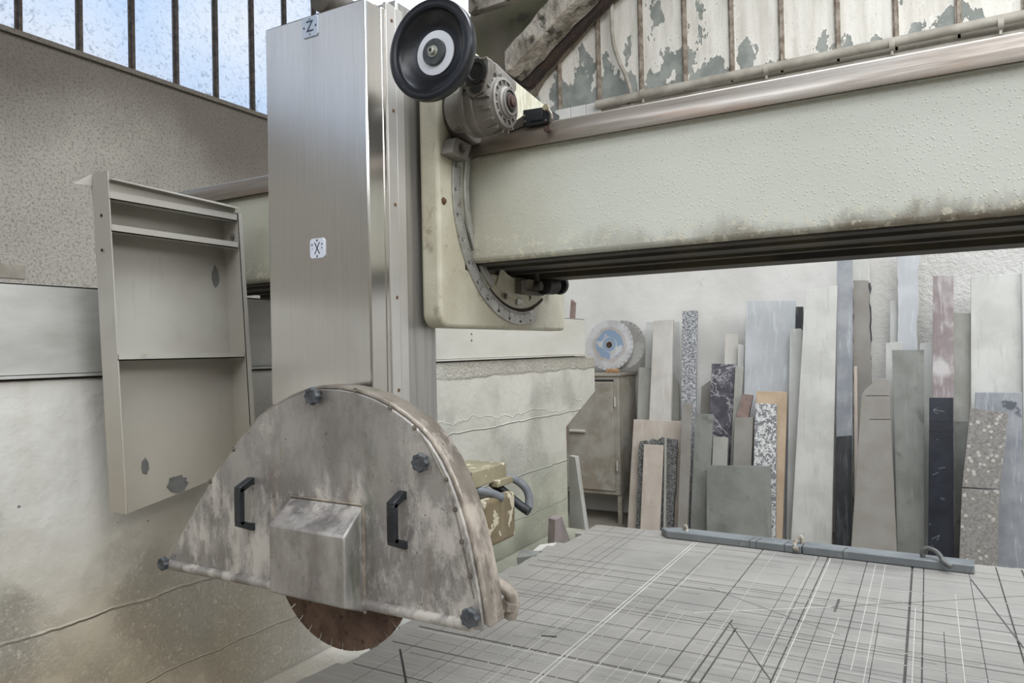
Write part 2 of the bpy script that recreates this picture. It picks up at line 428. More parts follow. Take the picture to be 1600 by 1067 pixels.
M['bar'] = simple('grey_lead_bar', '7d8182', '6b6f71', 6, .6, .1, bs=30, bd=.004, spots='8f908d', sthr=(.64, .72), ss=18)
M['hook_dust'] = simple('dusty_iron_hook', 'b3ab9d', '7d756a', 40, .8, bs=90)
M['hook_dark'] = simple('worn_iron_hook', '6d6c69', '565552', 40, .6, .2, bs=90)
M['wood_chip'] = simple('raw_wood_scrap', 'b08a64', '8f6a48', 30, .85)
M['ceiling'] = simple('pale_roof_boards', '9a958b', '857f75', 1.2, .9)
M['outer_wall'] = simple('whitewashed_wall', 'a39e93', '8d877c', .8, .95)
M['black_mark'] = M['ink']

def mk_disc():
    t = NT('worn_blue_printed_blade'); x, y, z = t.xyz()
    cc = at(952, 538, 1, 6.6)
    dx = t.math('SUBTRACT', x, cc.x); dz = t.math('SUBTRACT', z, cc.z)
    r = t.math('SQRT', t.math('ADD', t.math('MULTIPLY', dx, dx), t.math('MULTIPLY', dz, dz)))
    base = t.mix(t.ramp(t.noise(7, 6), .35, .65), 'c4c4c3', 'aeadab')
    r2 = t.math('ADD', r, t.math('MULTIPLY', t.math('SUBTRACT', t.noise(9, 4), .5), .07))
    band = t.math('MULTIPLY', t.ramp(r2, .075, .085), t.ramp(r2, .15, .135))
    inner = t.math('MULTIPLY', t.ramp(r, .035, .04), t.ramp(r, .07, .063))
    pink = t.math('MULTIPLY', t.ramp(r2, .13, .14), t.ramp(r2, .175, .165))
    col = t.mix(t.math('MULTIPLY', pink, .5), base, 'a39488')
    col = t.mix(t.math('MULTIPLY', t.math('MAXIMUM', t.math('MULTIPLY', band, t.ramp(t.noise(9, 4), .44, .5)), inner), .85), col, '7790aa')
    col = t.mix(t.ramp(r, .034, .03, 0, .9), col, '8f8070')
    return t.fin(col, .6, .1, t.bump(t.noise(50, 4), .1, .001))
M['disc'] = mk_disc()
M['disc_grey'] = simple('dusty_old_blade', 'a5a39f', '8f8c87', 8, .65, .2)

# stones
M['beige'] = simple('dusty_beige_marble', 'c8c4bd', 'bab5ad', 4, .7, streak='d6cfc3')
M['pink_beige'] = simple('pinkish_limestone', 'c3b8ac', 'b5a99c', 5, .75, streak='cfc6bc')
M['palegrey'] = simple('pale_grey_dusty_stone', 'c6c6c2', 'b6b6b2', 3, .7, streak='d5d5d1')
M['paleblue'] = simple('pale_blue_grey_stone', 'bcbec0', 'adafb0', 3, .65, streak='cfd3d6')
M['midgrey'] = simple('mid_grey_stone', 'a5a49d', '97958d', 5, .75, streak='b5b4ad')
M['greygreen'] = simple('grey_green_sandstone', '868781', '767771', 4, .8, streak='8f908a', spots='6c6d67', sthr=(.58, .72), ss=9)
M['taupe'] = simple('taupe_sandstone', '938f88', '87827b', 4, .8)
M['sand'] = simple('ochre_sandstone', 'c2ac93', 'b09a81', 5, .8, streak='cfc0ab')
M['white_stone'] = simple('white_dusty_marble', 'c7c6c0', 'b6b5af', 4, .7, streak='a8a7a1')
M['slate_blue'] = simple('blue_grey_slate', '97999c', '808388', 5, .5, streak='bcc0c4', spots='54585d', sthr=(.66, .74), ss=7)
M['navy'] = simple('navy_black_granite', '2c2f37', '23262d', 8, .3, spots='4e545d', sthr=(.68, .72), ss=14)
M['black_stone'] = simple('charcoal_slate', '3a3b3d', '2b2c2e', 6, .5, streak='6a6c6e')
M['redwhite'] = simple('red_marble_under_white_dust', '857877', '958b8a', 6, .7, streak='cfcac8', spots='bdb8b6', sthr=(.48, .7), ss=5)
M['reddish'] = simple('dull_red_porphyry', '8d7a72', '7c6a63', 18, .75)
M['purple'] = simple('purple_grey_stone', '8a7f7c', '7a6f6c', 14, .8)
def mk_gran(name, a, b, c, s):
    t = NT(name)
    v = t.noise(s, 2, .5); w = t.noise(s*1.7, 2, .5, t.mapped(loc=(4, 4, 4)))
    col = t.mix(t.ramp(v, .46, .52), a, b); col = t.mix(t.ramp(w, .55, .6), col, c)
    return t.fin(col, .5, 0, t.bump(v, .1, .001))
M['granite_dark'] = mk_gran('dark_speckled_granite', '6f706e', '4c4b48', '999a97', 60)
M['granite_mid'] = mk_gran('grey_speckled_granite', '9b9c9e', '6a6b6e', 'cfcfd0', 60)
M['granite_white'] = mk_gran('salt_and_pepper_granite', 'c5c5c3', '77777a', 'dddcd9', 36)
def mk_veined():
    t = NT('black_marble_white_veins')
    n = t.noise(2.6, 6, .6, t.mapped((1, 1, 1), rot=(0, .7, 0)), 1.5)
    m2 = t.noise(4.5, 5, .6, t.mapped((1.4, 1, .6), loc=(3, 2, 1)), 1.2)
    v = t.math('MAXIMUM', t.ramp(t.math('ABSOLUTE', t.math('SUBTRACT', n, .5)), .012, .003), t.ramp(t.math('ABSOLUTE', t.math('SUBTRACT', m2, .52)), .012, .002, 0, .7))
    col = t.mix(t.ramp(t.noise(10, 6), .4, .65), '45434a', '65626a')
    return t.fin(t.mix(t.math('MULTIPLY', v, .75), col, 'c9c6c6'), .5)
M['veined'] = mk_veined()
def mk_pudding():
    t = NT('pebbly_conglomerate')
    d = t.vor(26); n = t.noise(8, 3)
    f = t.math('MULTIPLY', t.ramp(d, .36, .26), t.ramp(n, .42, .52))
    col = t.mix(t.ramp(t.noise(60, 5), .4, .65), '8d8984', '77736d')
    return t.fin(t.mix(t.math('MULTIPLY', f, .8), col, 'bfbab1'), .8, 0, t.bump(t.noise(80, 4), .3, .002))
M['pudding'] = mk_pudding()

def mk_glass():
    m = bpy.data.materials.new('dirty_textured_glass'); m.use_nodes = True; t = m.node_tree; t.nodes.clear()
    out = t.nodes.new('ShaderNodeOutputMaterial'); mix = t.nodes.new('ShaderNodeMixShader')
    tr = t.nodes.new('ShaderNodeBsdfTransparent'); di = t.nodes.new('ShaderNodeBsdfTranslucent')
    geo = t.nodes.new('ShaderNodeNewGeometry')
    no = t.nodes.new('ShaderNodeTexNoise'); no.inputs['Scale'].default_value = 19; no.inputs['Detail'].default_value = 8; no.inputs['Roughness'].default_value = .75; no.inputs['Distortion'].default_value = 1.2
    mr = t.nodes.new('ShaderNodeMapRange'); mr.inputs[1].default_value = .53; mr.inputs[2].default_value = .68; mr.inputs[3].default_value = .12; mr.inputs[4].default_value = .75
    t.links.new(geo.outputs['Position'], no.inputs['Vector']); t.links.new(no.outputs['Fac'], mr.inputs[0])
    t.links.new(mr.outputs[0], mix.inputs[0]); t.links.new(tr.outputs[0], mix.inputs[1]); t.links.new(di.outputs[0], mix.inputs[2])
    tr.inputs[0].default_value = (.93, .96, 1, 1); di.inputs[0].default_value = (.55, .58, .6, 1)
    t.links.new(mix.outputs[0], out.inputs[0]); return m
M['glass'] = mk_glass()

# ------------------------------------------------------------------ the building
XL, YB, XR, YF, ZC, ZS = -6.0, 7.0, 6.0, -6.0, 6.5, 4.15
struct('floor', MB().box((XL-.3, YF-.3, -.2), (XR+.3, YB+.3, 0)), M['floor'])
struct('wall_left', MB().box((XL-.3, YF, 0), (XL, YB, ZS)), M['plaster_left'])
struct('wall_back', MB().box((XL-.3, YB, 0), (XR, YB+.3, ZS-.08)), M['back_wall'])
struct('wall_right', MB().box((XR, YF, 0), (XR+.3, YB, ZS)), M['outer_wall'])
struct('wall_front', MB().box((XL, YF-.3, 0), (XR, YF, ZS)), M['outer_wall'])
# roof with two long skylights left open
cb = MB()
for a, b in (((XL-.3, YF-.3), (XR+.3, -4.2)), ((XL-.3, -4.2), (-1.2, YB+.3)), ((4.9, -4.2), (XR+.3, YB+.3)), ((-1.2, -1.0), (4.9, 0)), ((-1.2, 5.2), (4.9, YB+.3))):
    cb.box((a[0], a[1], ZC), (b[0], b[1], ZC+.15))
struct('ceiling', cb, M['ceiling'])

pa, pb = at(-20, 411, 0, XL), at(38, 436, 0, XL)
pt_ = MB().box((XL, pa.y, pb.z), (XL+.012, pb.y, pa.z)); pw = obj('grey_block_plate', pt_, M['pipe'], bpy.data.objects['wall_left'])  # flat grey plate on the wall, standing in for a grey block
# left clerestory: sill, mullions, dirty panes
w1 = thing('window_1', 'x', 'x', (XL, 3.5, ZS)); del w1['label']; del w1['category']; w1['kind'] = 'structure'
s_ = MB().prism([(XL-.3, YF, ZS), (XL+.04, YF, ZS-.03), (XL+.04, YF, ZS+.01), (XL-.12, YF, ZS+.07), (XL-.3, YF, ZS+.07)], (0, YB-YF, 0))
struct('window_sill', s_, M['plaster_left'], w1)
mull = []
for px, py in ((35, 45), (130, 75), (212, 100), (281, 135), (343, 155), (400, 175)):
    mull.append(at(px, py, 0, XL).y)
st = (mull[-1] - mull[0]) / 5
ym = [mull[0] - st*k for k in range(22, 0, -1)] + mull + [mull[-1] + st*k for k in range(1, 4)]
ym = [y for y in ym if YF + .1 < y < YB - .1]
for i, y in enumerate(ym):
    m_ = MB().box((XL-.05, y-.013, ZS), (XL-.02, y+.013, ZC)).box((XL-.066, y-.026, ZS), (XL-.05, y+.026, ZC))
    struct('mullion', m_, M['dark_mullion'], w1, smooth=False)
for a, b in zip(ym[:-1], ym[1:]):
    p_ = MB().box((XL-.058, a+.02, ZS+.02), (XL-.052, b-.02, ZC))
    struct('pane', p_, M['glass'], w1, smooth=False)

# back clerestory: painted panels between rusty glazing bars
w2 = thing('window_2', 'x', 'x', (-1, YB, ZS)); del w2['label']; del w2['category']; w2['kind'] = 'structure'
xm = [at(px, 100, 1, YB).x for px in (874, 935.5, 1002, 1070.6, 1144, 1222, 1310, 1401, 1499)]
st = (xm[-1] - xm[0]) / 8
xm = [xm[0]-2*st, xm[0]-st] + xm + [xm[-1] + st*k for k in range(1, 12)]
xm = [x for x in xm if x < XR-.1]
for i, x in enumerate(xm):
    m_ = MB().box((x-.007, YB-.03, ZS-.06), (x+.014, YB+.02, ZC)).box((x-.024, YB-.008, ZS-.06), (x+.024, YB+.005, ZC))
    struct('glazing_bar', m_, M['rusty_mullion'], w2, smooth=False)
for i, (a, b) in enumerate(zip(xm[:-1], xm[1:])):
    d = random.uniform(-.004, .004)
    p_ = MB().box((a+.02, YB+.01+d, ZS-.08), (b-.02, YB+.03+d, ZC))
    struct('painted_panel', p_, M['peel'], w2, smooth=False)
for i in range(3):
    a = at(868 + i*24, 180, 1, YB-.06).x; b = at(890 + i*24, 180, 1, YB-.06).x
    struct('sill_tile', MB().box((a+.01, YB-.09, ZS-.25), (b+.02, YB-.0, ZS-.02)), M['white_tile'], w2, bevel=.004)
w2s = MB().box((-2.84, YB-.08, ZS-.14), (XR, YB, ZS-.10)).box((-2.84, YB-.03, ZS-.10), (XR, YB, ZS-.02))
struct('window_sill', w2s, M['pipe'], w2)

pp = thing('conduit_pipe', 'thick grey painted pipe running along the sill under the peeling panels', 'pipe', (-2.85, YB-.1, ZS))
pts = [(-2.84, YB-.13, ZS-.06), (-1, YB-.13, ZS-.03), (1.2, YB-.13, ZS-.01), (4, YB-.13, ZS)]
obj('pipe_run', MB().tube(pts, .042, 14), M['pipe'], pp)
for x in (-2.35, -1.2, -.2, .55):
    obj('pipe_clip', MB().lathe([(.05, -.02), (.05, .02)], (x, YB-.13, ZS-.045), (1, 0, 0), 16).box((x-.01, YB-.14, ZS-.13), (x+.01, YB-.12, ZS-.08)), M['pipe'], pp)
cbl = MB().tube([at(955, -60, 1, YB-.07), at(955, 0, 1, YB-.07), at(956, 60, 1, YB-.07), at(966, 95, 1, YB-.07), at(984, 130, 1, YB-.07), at(989, 172, 1, YB-.07)], .02, 10)
tag(obj('drooping_cable', cbl, M['pipe'], origin=at(989, 172, 1, YB-.07)), 'grey cable drooping down over the peeling panels to the pipe', 'cable')

# concrete roof brace against the gable wall
gb = MB().prism([at(735, 250, 1, 6.9), at(800, 200, 1, 6.9), at(845, 122, 1, 6.9), at(940, 12, 1, 6.9), at(1060, -90, 1, 6.9), at(735, -90, 1, 6.9)], (0, .12, 0))
g = obj('wall_gable', gb, M['gable']); g['kind'] = 'structure'
br = thing('roof_brace', 'massive rough concrete brace slanting up to the roof beside the peeling panels', 'beam', at(800, 130, 1, 6.6))
q = [at(a, b, 1, 6.45) for a, b in ((791, 114), (828, 74), (877, 21), (898, 0), (960, -66), (905, -80), (854, 3), (828, 33), (802, 62), (786, 82))]
 
def rough_prism(poly, vec, nseg, amp):
    mb = MB(); out = []
    for a, b in zip(poly, poly[1:] + poly[:1]):
        n = max(1, int((b-a).length / nseg))
        for k in range(n):
            c = a.lerp(b, k/n); out.append(c + Vector((random.uniform(-amp, amp), 0, random.uniform(-amp, amp))))
    return mb.prism(out, vec)
obj('brace_body', rough_prism(q, (0, .33, 0), .1, .014), M['brace'], br, bevel=.012)
q2 = [at(a, b, 1, 6.8) for a, b in ((800, 128), (827, 134), (875, 81), (932, 20), (956, -3), (1010, -58), (990, -70), (930, 0), (860, 70))]
obj('rusty_flashing', rough_prism(q2, (0, .08, 0), .1, .012), M['rust'], br)
rb = MB().prism([at(732, 20, 1, 6.3), at(850, -18, 1, 6.3), at(850, -50, 1, 6.3), at(732, -20, 1, 6.3)], (0, .1, 0))
tag(obj('roof_purlin', rb, M['brace'], origin=at(740, 30, 1, 6.3)), 'pale roof beam crossing in front of the concrete brace at the top', 'beam')

# ------------------------------------------------------------------ runway wall with its steel guard
XW = -1.9
rw = thing('concrete_runway', 'long raw concrete runway wall with a corbelled end carrying the bridge', 'wall', (-2.1, 1.5, 0))
prof = [(XW, -1.5, 0), (XW, 4.02, 0), (XW, 4.02, 1.18), (XW, 4.47, 1.365), (XW, 4.47, 1.60), (XW, -1.5, 1.60)]
prof = [Vector(p) for p in prof]
obj('wall_body', MB().prism(prof, (-.42, 0, 0)), M['concrete'], rw, bevel=.008)
gs = MB().box((XW-.004, -1.5, 1.615), (XW, 4.32, 1.835)).box((XW-.05, -1.5, 1.832), (XW, 4.32, 1.836)).box((XW-.03, -1.5, 1.606), (XW+.012, 4.32, 1.613))
obj('steel_guard_sheet', gs, M['galv'], rw, smooth=False)
obj('rail_bed', MB().box((XW-.36, -1.5, 1.60), (XW-.06, 4.3, 1.66)), M['rail'], rw, bevel=.004)
for y in (2.98,):
    obj('rivet', MB().bolt((XW+.0005, y, 1.73), (1, 0, 0), .0035, .003), M['rust_bolt'], rw)
    obj('rivet', MB().bolt((XW+.0005, y, 1.70), (1, 0, 0), .0035, .003), M['rust_bolt'], rw)

# rubble in the gap between wall and table
def stone(name, px, py, x, size, m, label, cat='stone', rz=.3, zb=None, tilt=0):
    c = at(px, py, 0, x); sx, sy, sz = size
    mb = MB().box((-sx/2, -sy/2, 0), (sx/2, sy/2, sz))
    vs = []
    R = Matrix.Rotation(rz, 3, 'Z') @ Matrix.Rotation(tilt, 3, 'X')
    for v in mb.v:
        vs.append(R @ (v + Vector((random.uniform(-.008, .008), random.uniform(-.008, .008), random.uniform(-.008, .008)))))
    mb.v = [v + c for v in vs]
    return tag(obj(name, mb, m, bevel=.004, origin=c), label, cat)
ld = MB().box((XW+.004, 1.2, 0), (-1.48, 3.95, .60))
tag(obj('ledge_block', ld, M['concrete'], bevel=.01, origin=(-1.7, 2.5, 0)), 'low concrete ledge filling the gap between runway wall and table', 'ledge')
stone('stone_chunk', 828, 902, -1.6, (.09, .1, .11), M['greygreen'], 'small squared grey green stone nearest the guard in the gap by the table')
stone('stone_chunk', 853, 884, -1.6, (.09, .11, .09), M['beige'], 'small beige stone block between the grey green chunk and purple wedge')
def lean_poly(name, pxs, x, vec, m, label, cat='stone'):
    p = [at(a, b, 0, x) for a, b in pxs]
    return tag(obj(name, MB().prism(p, vec), m, bevel=.003, origin=p[-1]), label, cat)
lean_poly('stone_wedge', [(866, 868), (868, 812), (878, 806), (893, 850), (893, 862)], -1.66, (-.05, .02, 0), M['purple'], 'purple grey stone wedge standing against the green stained wall')
p = [at(889, 712, 1, 4.15), at(899, 714, 1, 4.13), at(918, 850, 1, 4.13), at(918, 880, 1, 4.13), at(889, 880, 1, 4.15)]
for v in p[-2:]: v.z = 0
tag(obj('stone_offcut', MB().prism(p, (-.0, .05, 0)), M['midgrey'], bevel=.003, origin=p[-1]), 'tall narrow grey offcut leaning on the end of the runway wall', 'stone')

# ------------------------------------------------------------------ cutting table
ZT = .80
tb = thing('cutting_table', 'broad scored stone cutting table crossed by a grid of saw cuts', 'table', (0, 1.6, 0))
xs_cut = []   # (x, width, y0, y1, light)
for x, w, y0, y1, c in [(-1.318, .0022, 0, 9, 0), (-1.25, .0015, 2.0, 3.1, 0), (-1.2, .002, 0, 9, 0), (-1.166, .0025, 0, 9, 0), (-1.12, .0015, 1.5, 2.9, 0), (-1.083, .002, 2.03, 2.7, 1),
        (-1.066, .0015, 0, 2.0, 1), (-1.03, .0015, .5, 2.1, 0), (-1.009, .002, 0, 2.35, 1), (-.985, .0015, 1.2, 2.6, 0), (-.95, .0015, 0, 2.2, 1), (-.906, .003, 0, 9, 1), (-.892, .003, 0, 9, 1),
        (-.86, .0015, .4, 2.4, 1), (-.802, .0025, 0, 9, 0), (-.792, .002, 0, 9, 1), (-.74, .0015, 1.4, 2.4, 1), (-.70, .0015, 1.0, 2.35, 1), (-.66, .0015, 0, 2.1, 1), (-.617, .0035, 0, 9, 0), (-.565, .0015, 0, 9, 1), (-.549, .0045, 0, 2.33, 0),
        (-.523, .0045, 0, 2.27, 0), (-.455, .0015, 1.9, 3.0, 0), (-.41, .0015, 0, 9, 1), (-.40, .002, 0, 9, 0), (-.366, .0035, 0, 9, 0), (-.356, .002, 0, 9, 1), (-.31, .0015, 1.6, 3.15, 0), (-.262, .0015, 1.5, 2.5, 1), (-.226, .0025, 0, 9, 0), (-.195, .0015, 2.1, 3.2, 1), (-.162, .0015, 0, 9, 1), (-.15, .0015, 1, 2.5, 0),
        (-.072, .0055, 0, 9, 0), (-.034, .003, 0, 9, 0), (-.055, .0015, 1.5, 2.7, 1), (.02, .0015, 0, 2.5, 0), (.06, .0015, 1.9, 2.9, 1), (.11, .0015, 0, 9, 0), (.2, .0035, 0, 9, 0), (.28, .004, 0, 9, 0), (.33, .002, 0, 9, 1), (.45, .003, 0, 9, 0), (.62, .002, 0, 9, 0), (.8, .003, 0, 9, 0)]:
    xs_cut.append((x, w, y0, y1, c))
ys_cut = []
for y, w, x0, x1, c in [(3.19, .002, -9, 9, 0), (3.12, .0025, -9, 9, 0), (3.095, .0015, -.6, .9, 1), (3.03, .0015, -.9, .2, 0), (2.95, .0012, -1.2, -.5, 0), (2.86, .0015, -.7, .9, 1), (2.722, .0025, -9, 9, 0), (2.70, .0015, -.9, 0, 1), (2.65, .003, -9, 9, 0), (2.628, .002, -9, -.2, 1), (2.575, .003, -9, 9, 0),
        (2.52, .0015, -1.3, -.7, 0), (2.47, .002, -.5, 9, 0), (2.414, .0025, -9, 9, 0), (2.36, .0015, -1.2, -.3, 1), (2.30, .002, -9, 9, 0), (2.285, .0015, -1, .1, 1), (2.263, .0025, -9, .3, 0), (2.24, .0015, -9, .0, 0), (2.2, .0015, -.4, .9, 1), (2.13, .002, -9, 9, 0), (2.105, .0012, -.6, .6, 0), (2.075, .0012, -.3, .5, 0),
        (2.03, .0025, -9, 9, 0), (1.99, .0012, -.5, .6, 0), (1.955, .0015, -.4, .8, 0), (1.92, .0012, -1.1, -.4, 0), (1.852, .0045, -9, 9, 0), (1.838, .003, -9, 9, 1), (1.78, .0015, -9, -.3, 1), (1.722, .0035, -9, 9, 0), (1.68, .0015, -1.3, -.7, 0), (1.62, .0015, -9, 9, 1), (1.55, .003, -9, 9, 0), (1.4, .002, -9, 9, 0), (1.25, .003, -9, 9, 0), (1.05, .002, -9, 9, 0), (.8, .003, -9, 9, 0)]:
    ys_cut.append((y, w, x0, x1, c))
xs_cut = [(x, w*1.3, a, b, c) for x, w, a, b, c in xs_cut]; ys_cut = [(x, w*1.9, a, b, c) for x, w, a, b, c in ys_cut]
TX0, TX1, TY0, TY1 = -1.40, 1.0, .35, 3.30
gx = {TX0, TX1}; gy = {TY0, TY1}
for x, w, y0, y1, c in xs_cut:
    gx |= {x-w/2, x+w/2}; gy |= {min(max(y0, TY0), TY1), min(max(y1, TY0), TY1)}
for y, w, x0, x1, c in ys_cut:
    gy |= {y-w/2, y+w/2}; gx |= {min(max(x0, TX0), TX1), min(max(x1, TX0), TX1)}
gx = sorted(gx); gy = sorted(gy)
DEP = .004
top = MB(); grd = []
for i in range(len(gx)-1):
    row = []
    for j in range(len(gy)-1):
        cx, cy = (gx[i]+gx[i+1])/2, (gy[j]+gy[j+1])/2; k = 0
        for x, w, y0, y1, c in xs_cut:
            if abs(cx-x) < w/2 and y0 < cy < y1: k = 2 if c else max(k, 1) if k != 2 else 2
        for y, w, x0, x1, c in ys_cut:
            if abs(cy-y) < w/2 and x0 < cx < x1: k = max(k, 2 if c else 1)
        row.append(k)
    grd.append(row)
mi = []
def h(k): return ZT if k == 0 else ZT - DEP if k == 1 else ZT - .0012
for i in range(len(gx)-1):
    for j in range(len(gy)-1):
        if gx[i+1]-gx[i] < 1e-7 or gy[j+1]-gy[j] < 1e-7: continue
        k = grd[i][j]; z = h(k); a, b, c, d = gx[i], gx[i+1], gy[j], gy[j+1]
        top.add([(a, c, z), (b, c, z), (b, d, z), (a, d, z)], [(0, 1, 2, 3)]); mi.append(k)
        if i+1 < len(gx)-1 and h(grd[i+1][j]) != z:
            z2 = h(grd[i+1][j]); top.add([(b, c, z), (b, d, z), (b, d, z2), (b, c, z2)], [(0, 1, 2, 3)]); mi.append(0)
        if j+1 < len(gy)-1 and h(grd[i][j+1]) != z:
            z2 = h(grd[i][j+1]); top.add([(a, d, z), (b, d, z), (b, d, z2), (a, d, z2)], [(0, 1, 2, 3)]); mi.append(0)
me = bpy.data.meshes.new('table_top'); me.from_pydata([v - Vector(tb['_o']) for v in top.v], [], top.f)
for m in (M['table'], M['groove'], M['groove_light']): me.materials.append(m)
me.polygons.foreach_set('material_index', mi)
tt = bpy.data.objects.new('table_top', me); COL.objects.link(tt); tt.parent = tb
# body with broken left edge: notched strips of differing length
body = MB().box((TX0, TY0, .62), (TX1, TY1, ZT-.006))
obj('table_body', body, M['table_side'], tb)
edge = MB(); y = TY0; k = 0
while y < TY1:
    w = random.uniform(.05, .11); e = random.uniform(.0, .055)
    y2 = min(y+w, TY1); e2 = max(0, e + random.uniform(-.012, .012))
    edge.prism([(TX0+.004, y, .70), (TX0-e, y, .70), (TX0-e2, y2, .70), (TX0+.004, y2, .70)], (0, 0, ZT-.0005-.70)); y = y2
e_ = obj('broken_edge', edge, M['table'], tb); e_['kind'] = 'stuff'
edge = MB(); x = TX0
while x < TX1:
    w = random.uniform(.06, .14); e = random.uniform(.0, .02); x2 = min(x+w, TX1)
    edge.prism([(x, TY1-.004, .70), (x2, TY1-.004, .70), (x2, TY1+e, .70), (x, TY1+e, .70)], (0, 0, ZT-.0005-.70)); x = x2
e_ = obj('broken_edge', edge, M['table'], tb); e_['kind'] = 'stuff'
obj('pedestal', MB().box((-1.1, .7, 0), (.8, 2.9, .62)), M['table_side'], tb, bevel=.01)

for k, (a, b, w, mm) in enumerate((((1140, 973), (1205, 1064), .004, 'groove'), ((1517, 905), (1600, 1013), .005, 'groove'), ((1604, 931), (1300, 948), .0025, 'groove'), ((1300, 948), (1085, 957), .0022, 'groove_light'),
        ((1108, 918), (1235, 965), .0025, 'groove'), ((1235, 965), (1312, 992), .002, 'groove'), ((625, 1014), (637, 1080), .006, 'ink'), ((846, 993), (870, 995), .009, 'ink'), ((1311, 936), (1304, 956), .008, 'groove'), ((1000, 1000), (1016, 985), .003, 'groove'))):
    A, B = at(*a, 2, ZT), at(*b, 2, ZT); d_ = (B-A).normalized(); u_ = Vector((-d_.y, d_.x, 0))*w/2
    obj('slanting_cut', MB().prism([A-u_ - Vector((0, 0, .002)), B-u_ - Vector((0, 0, .002)), B+u_ - Vector((0, 0, .002)), A+u_ - Vector((0, 0, .002))], (0, 0, .0024)), M[mm], tb, smooth=False)
# lead bar on the far edge, with saw nicks
bt = thing('stop_bar', 'long dark grey metal bar lying along the far edge of table', 'bar', at(1280, 870, 2, ZT))
A = at(1042, 841, 2, ZT); B = at(1523, 898, 2, ZT); d = (B-A).normalized(); nn = Vector((-d.y, d.x, 0))
cuts = [0, .215, .52, .57, .575, 1]
L = (B-A).length; bs = [0, L*.515, L*.519, L]
for k, (a, b) in enumerate(((0, .487), (.49, 1.0))):
    p0 = A + d*L*a; p1 = A + d*L*b
    tip = [p0 + nn*.0, p1, p1 + nn*.085, p0 + nn*.085] if k else [p0 - d*.0 + nn*.0, p1, p1+nn*.085, p0 + d*.02 + nn*.085, p0 - d*.045 + nn*.05]
    obj('bar_length', MB().prism([v + Vector((0, 0, .001)) for v in tip], (0, 0, .032)), M['bar'], bt, bevel=.004)
for f_ in (.31, .333, .43, .46, .62):
    p0 = A + d*L*f_
    obj('saw_nick', MB().prism([p0 + nn*-.001, p0 + d*.003 - nn*.001, p0 + d*.012 + nn*.05, p0 + d*.009 + nn*.05], (0, 0, .0345)), M['groove'], bt)

def hook(name, pts, r, m, label):
    return tag(obj(name, MB().tube(pts, r, 8), m, origin=pts[0]), label, 'hook')
def hp(px, py, dz, y): return at(px, py, 1, y)
hook('iron_hook', [hp(1459, 884, 0, 3.2), hp(1441, 872, 0, 3.2), hp(1442, 858, 0, 3.2), hp(1452, 856, 0, 3.2), hp(1466, 863, 0, 3.18), hp(1476, 880, 0, 3.14), hp(1487, 886, 0, 3.13)], .009, M['hook_dark'], 'large dark iron hook curling over the bar near its far right end')
hook('iron_hook', [hp(1253, 860, 0, 3.22), hp(1254, 842, 0, 3.22), hp(1250, 837, 0, 3.22), hp(1243, 845, 0, 3.2), hp(1240, 856, 0, 3.18), hp(1247, 858, 0, 3.17)], .009, M['hook_dust'], 'dust covered iron hook standing on the middle of the bar')
hook('iron_hook', [hp(1074, 836, 0, 3.24), hp(1068, 831, 0, 3.24), hp(1070, 820, 0, 3.24), hp(1073, 822, 0, 3.24), hp(1074, 833, 0, 3.22), hp(1063, 836, 0, 3.2)], .006, M['hook_dust'], 'small dust covered iron hook at the bar end below the granite')

# ------------------------------------------------------------------ bridge beam
BY0, BY1, BZ0, BZ1 = 1.58, 1.98, 1.872, 2.145
bm_ = thing('bridge_girder', 'massive cream painted bridge beam with greasy stained lower edge', 'beam', (0, 1.78, BZ0))
obj('beam_body', MB().box((-2.15, BY0, BZ0), (2.6, BY1, BZ1)), M['beam'], bm_, bevel=.012, seg=3)
obj('underside_channel', MB().box((-2.1, BY0+.018, BZ0-.006), (2.6, BY1-.002, BZ0+.004)).box((-2.1, BY0+.06, BZ0-.013), (2.6, BY0+.08, BZ0)).box((-2.1, BY0+.2, BZ0-.013), (2.6, BY0+.22, BZ0)).box((-2.1, BY1-.10, BZ0-.020), (2.6, BY1-.004, BZ0)), M['grime_shade'], bm_)
rl = MB().prism([(-2.12, 1.575, 2.146), (-2.12, 1.560, 2.135), (-2.12, 1.556, 2.156), (-2.12, 1.566, 2.187), (-2.12, 1.60, 2.20), (-2.12, 1.70, 2.20), (-2.12, 1.70, 2.146)], (2.28, 0, 0))
obj('rail_cover', rl, M['rail'], bm_, bevel=.0015)
rl = MB().prism([(.163, 1.575, 2.146), (.163, 1.560, 2.135), (.163, 1.556, 2.156), (.163, 1.566, 2.187), (.163, 1.60, 2.20), (.163, 1.70, 2.20), (.163, 1.70, 2.146)], (2.4, 0, 0))
obj('rail_cover', rl, M['rail'], bm_, bevel=.0015)

# ------------------------------------------------------------------ carriage plate with tilt scale
XP = -1.0
cp = thing('saw_carriage', 'cream carriage plate around the beam with curved tilting angle scale', 'machine', (XP-.05, 1.78, 1.705))
def rounded(poly, rads, n=6):
    out = []
    m = len(poly)
    for i in range(m):
        p, a, b = Vector(poly[i]), Vector(poly[i-1]), Vector(poly[(i+1) % m]); r = rads[i]
        if r <= 0: out.append(p); continue
        u = (a-p).normalized(); w = (b-p).normalized(); ang = u.angle(w); dd = r / math.tan(ang/2)
        s = p + u*dd; e = p + w*dd; c = p + (u+w).normalized() * (r / math.sin(ang/2))
        sv = s-c; ev = e-c; th = sv.angle(ev)
        for k in range(n+1):
            f = k/n; out.append(c + (sv*math.sin((1-f)*th) + ev*math.sin(f*th)) / math.sin(th))
    return out
low = [(XP, 1.437, 1.705), (XP, 2.12, 1.705), (XP, 2.12, 1.872), (XP, 1.58, 1.872), (XP, 1.437, 1.872)]
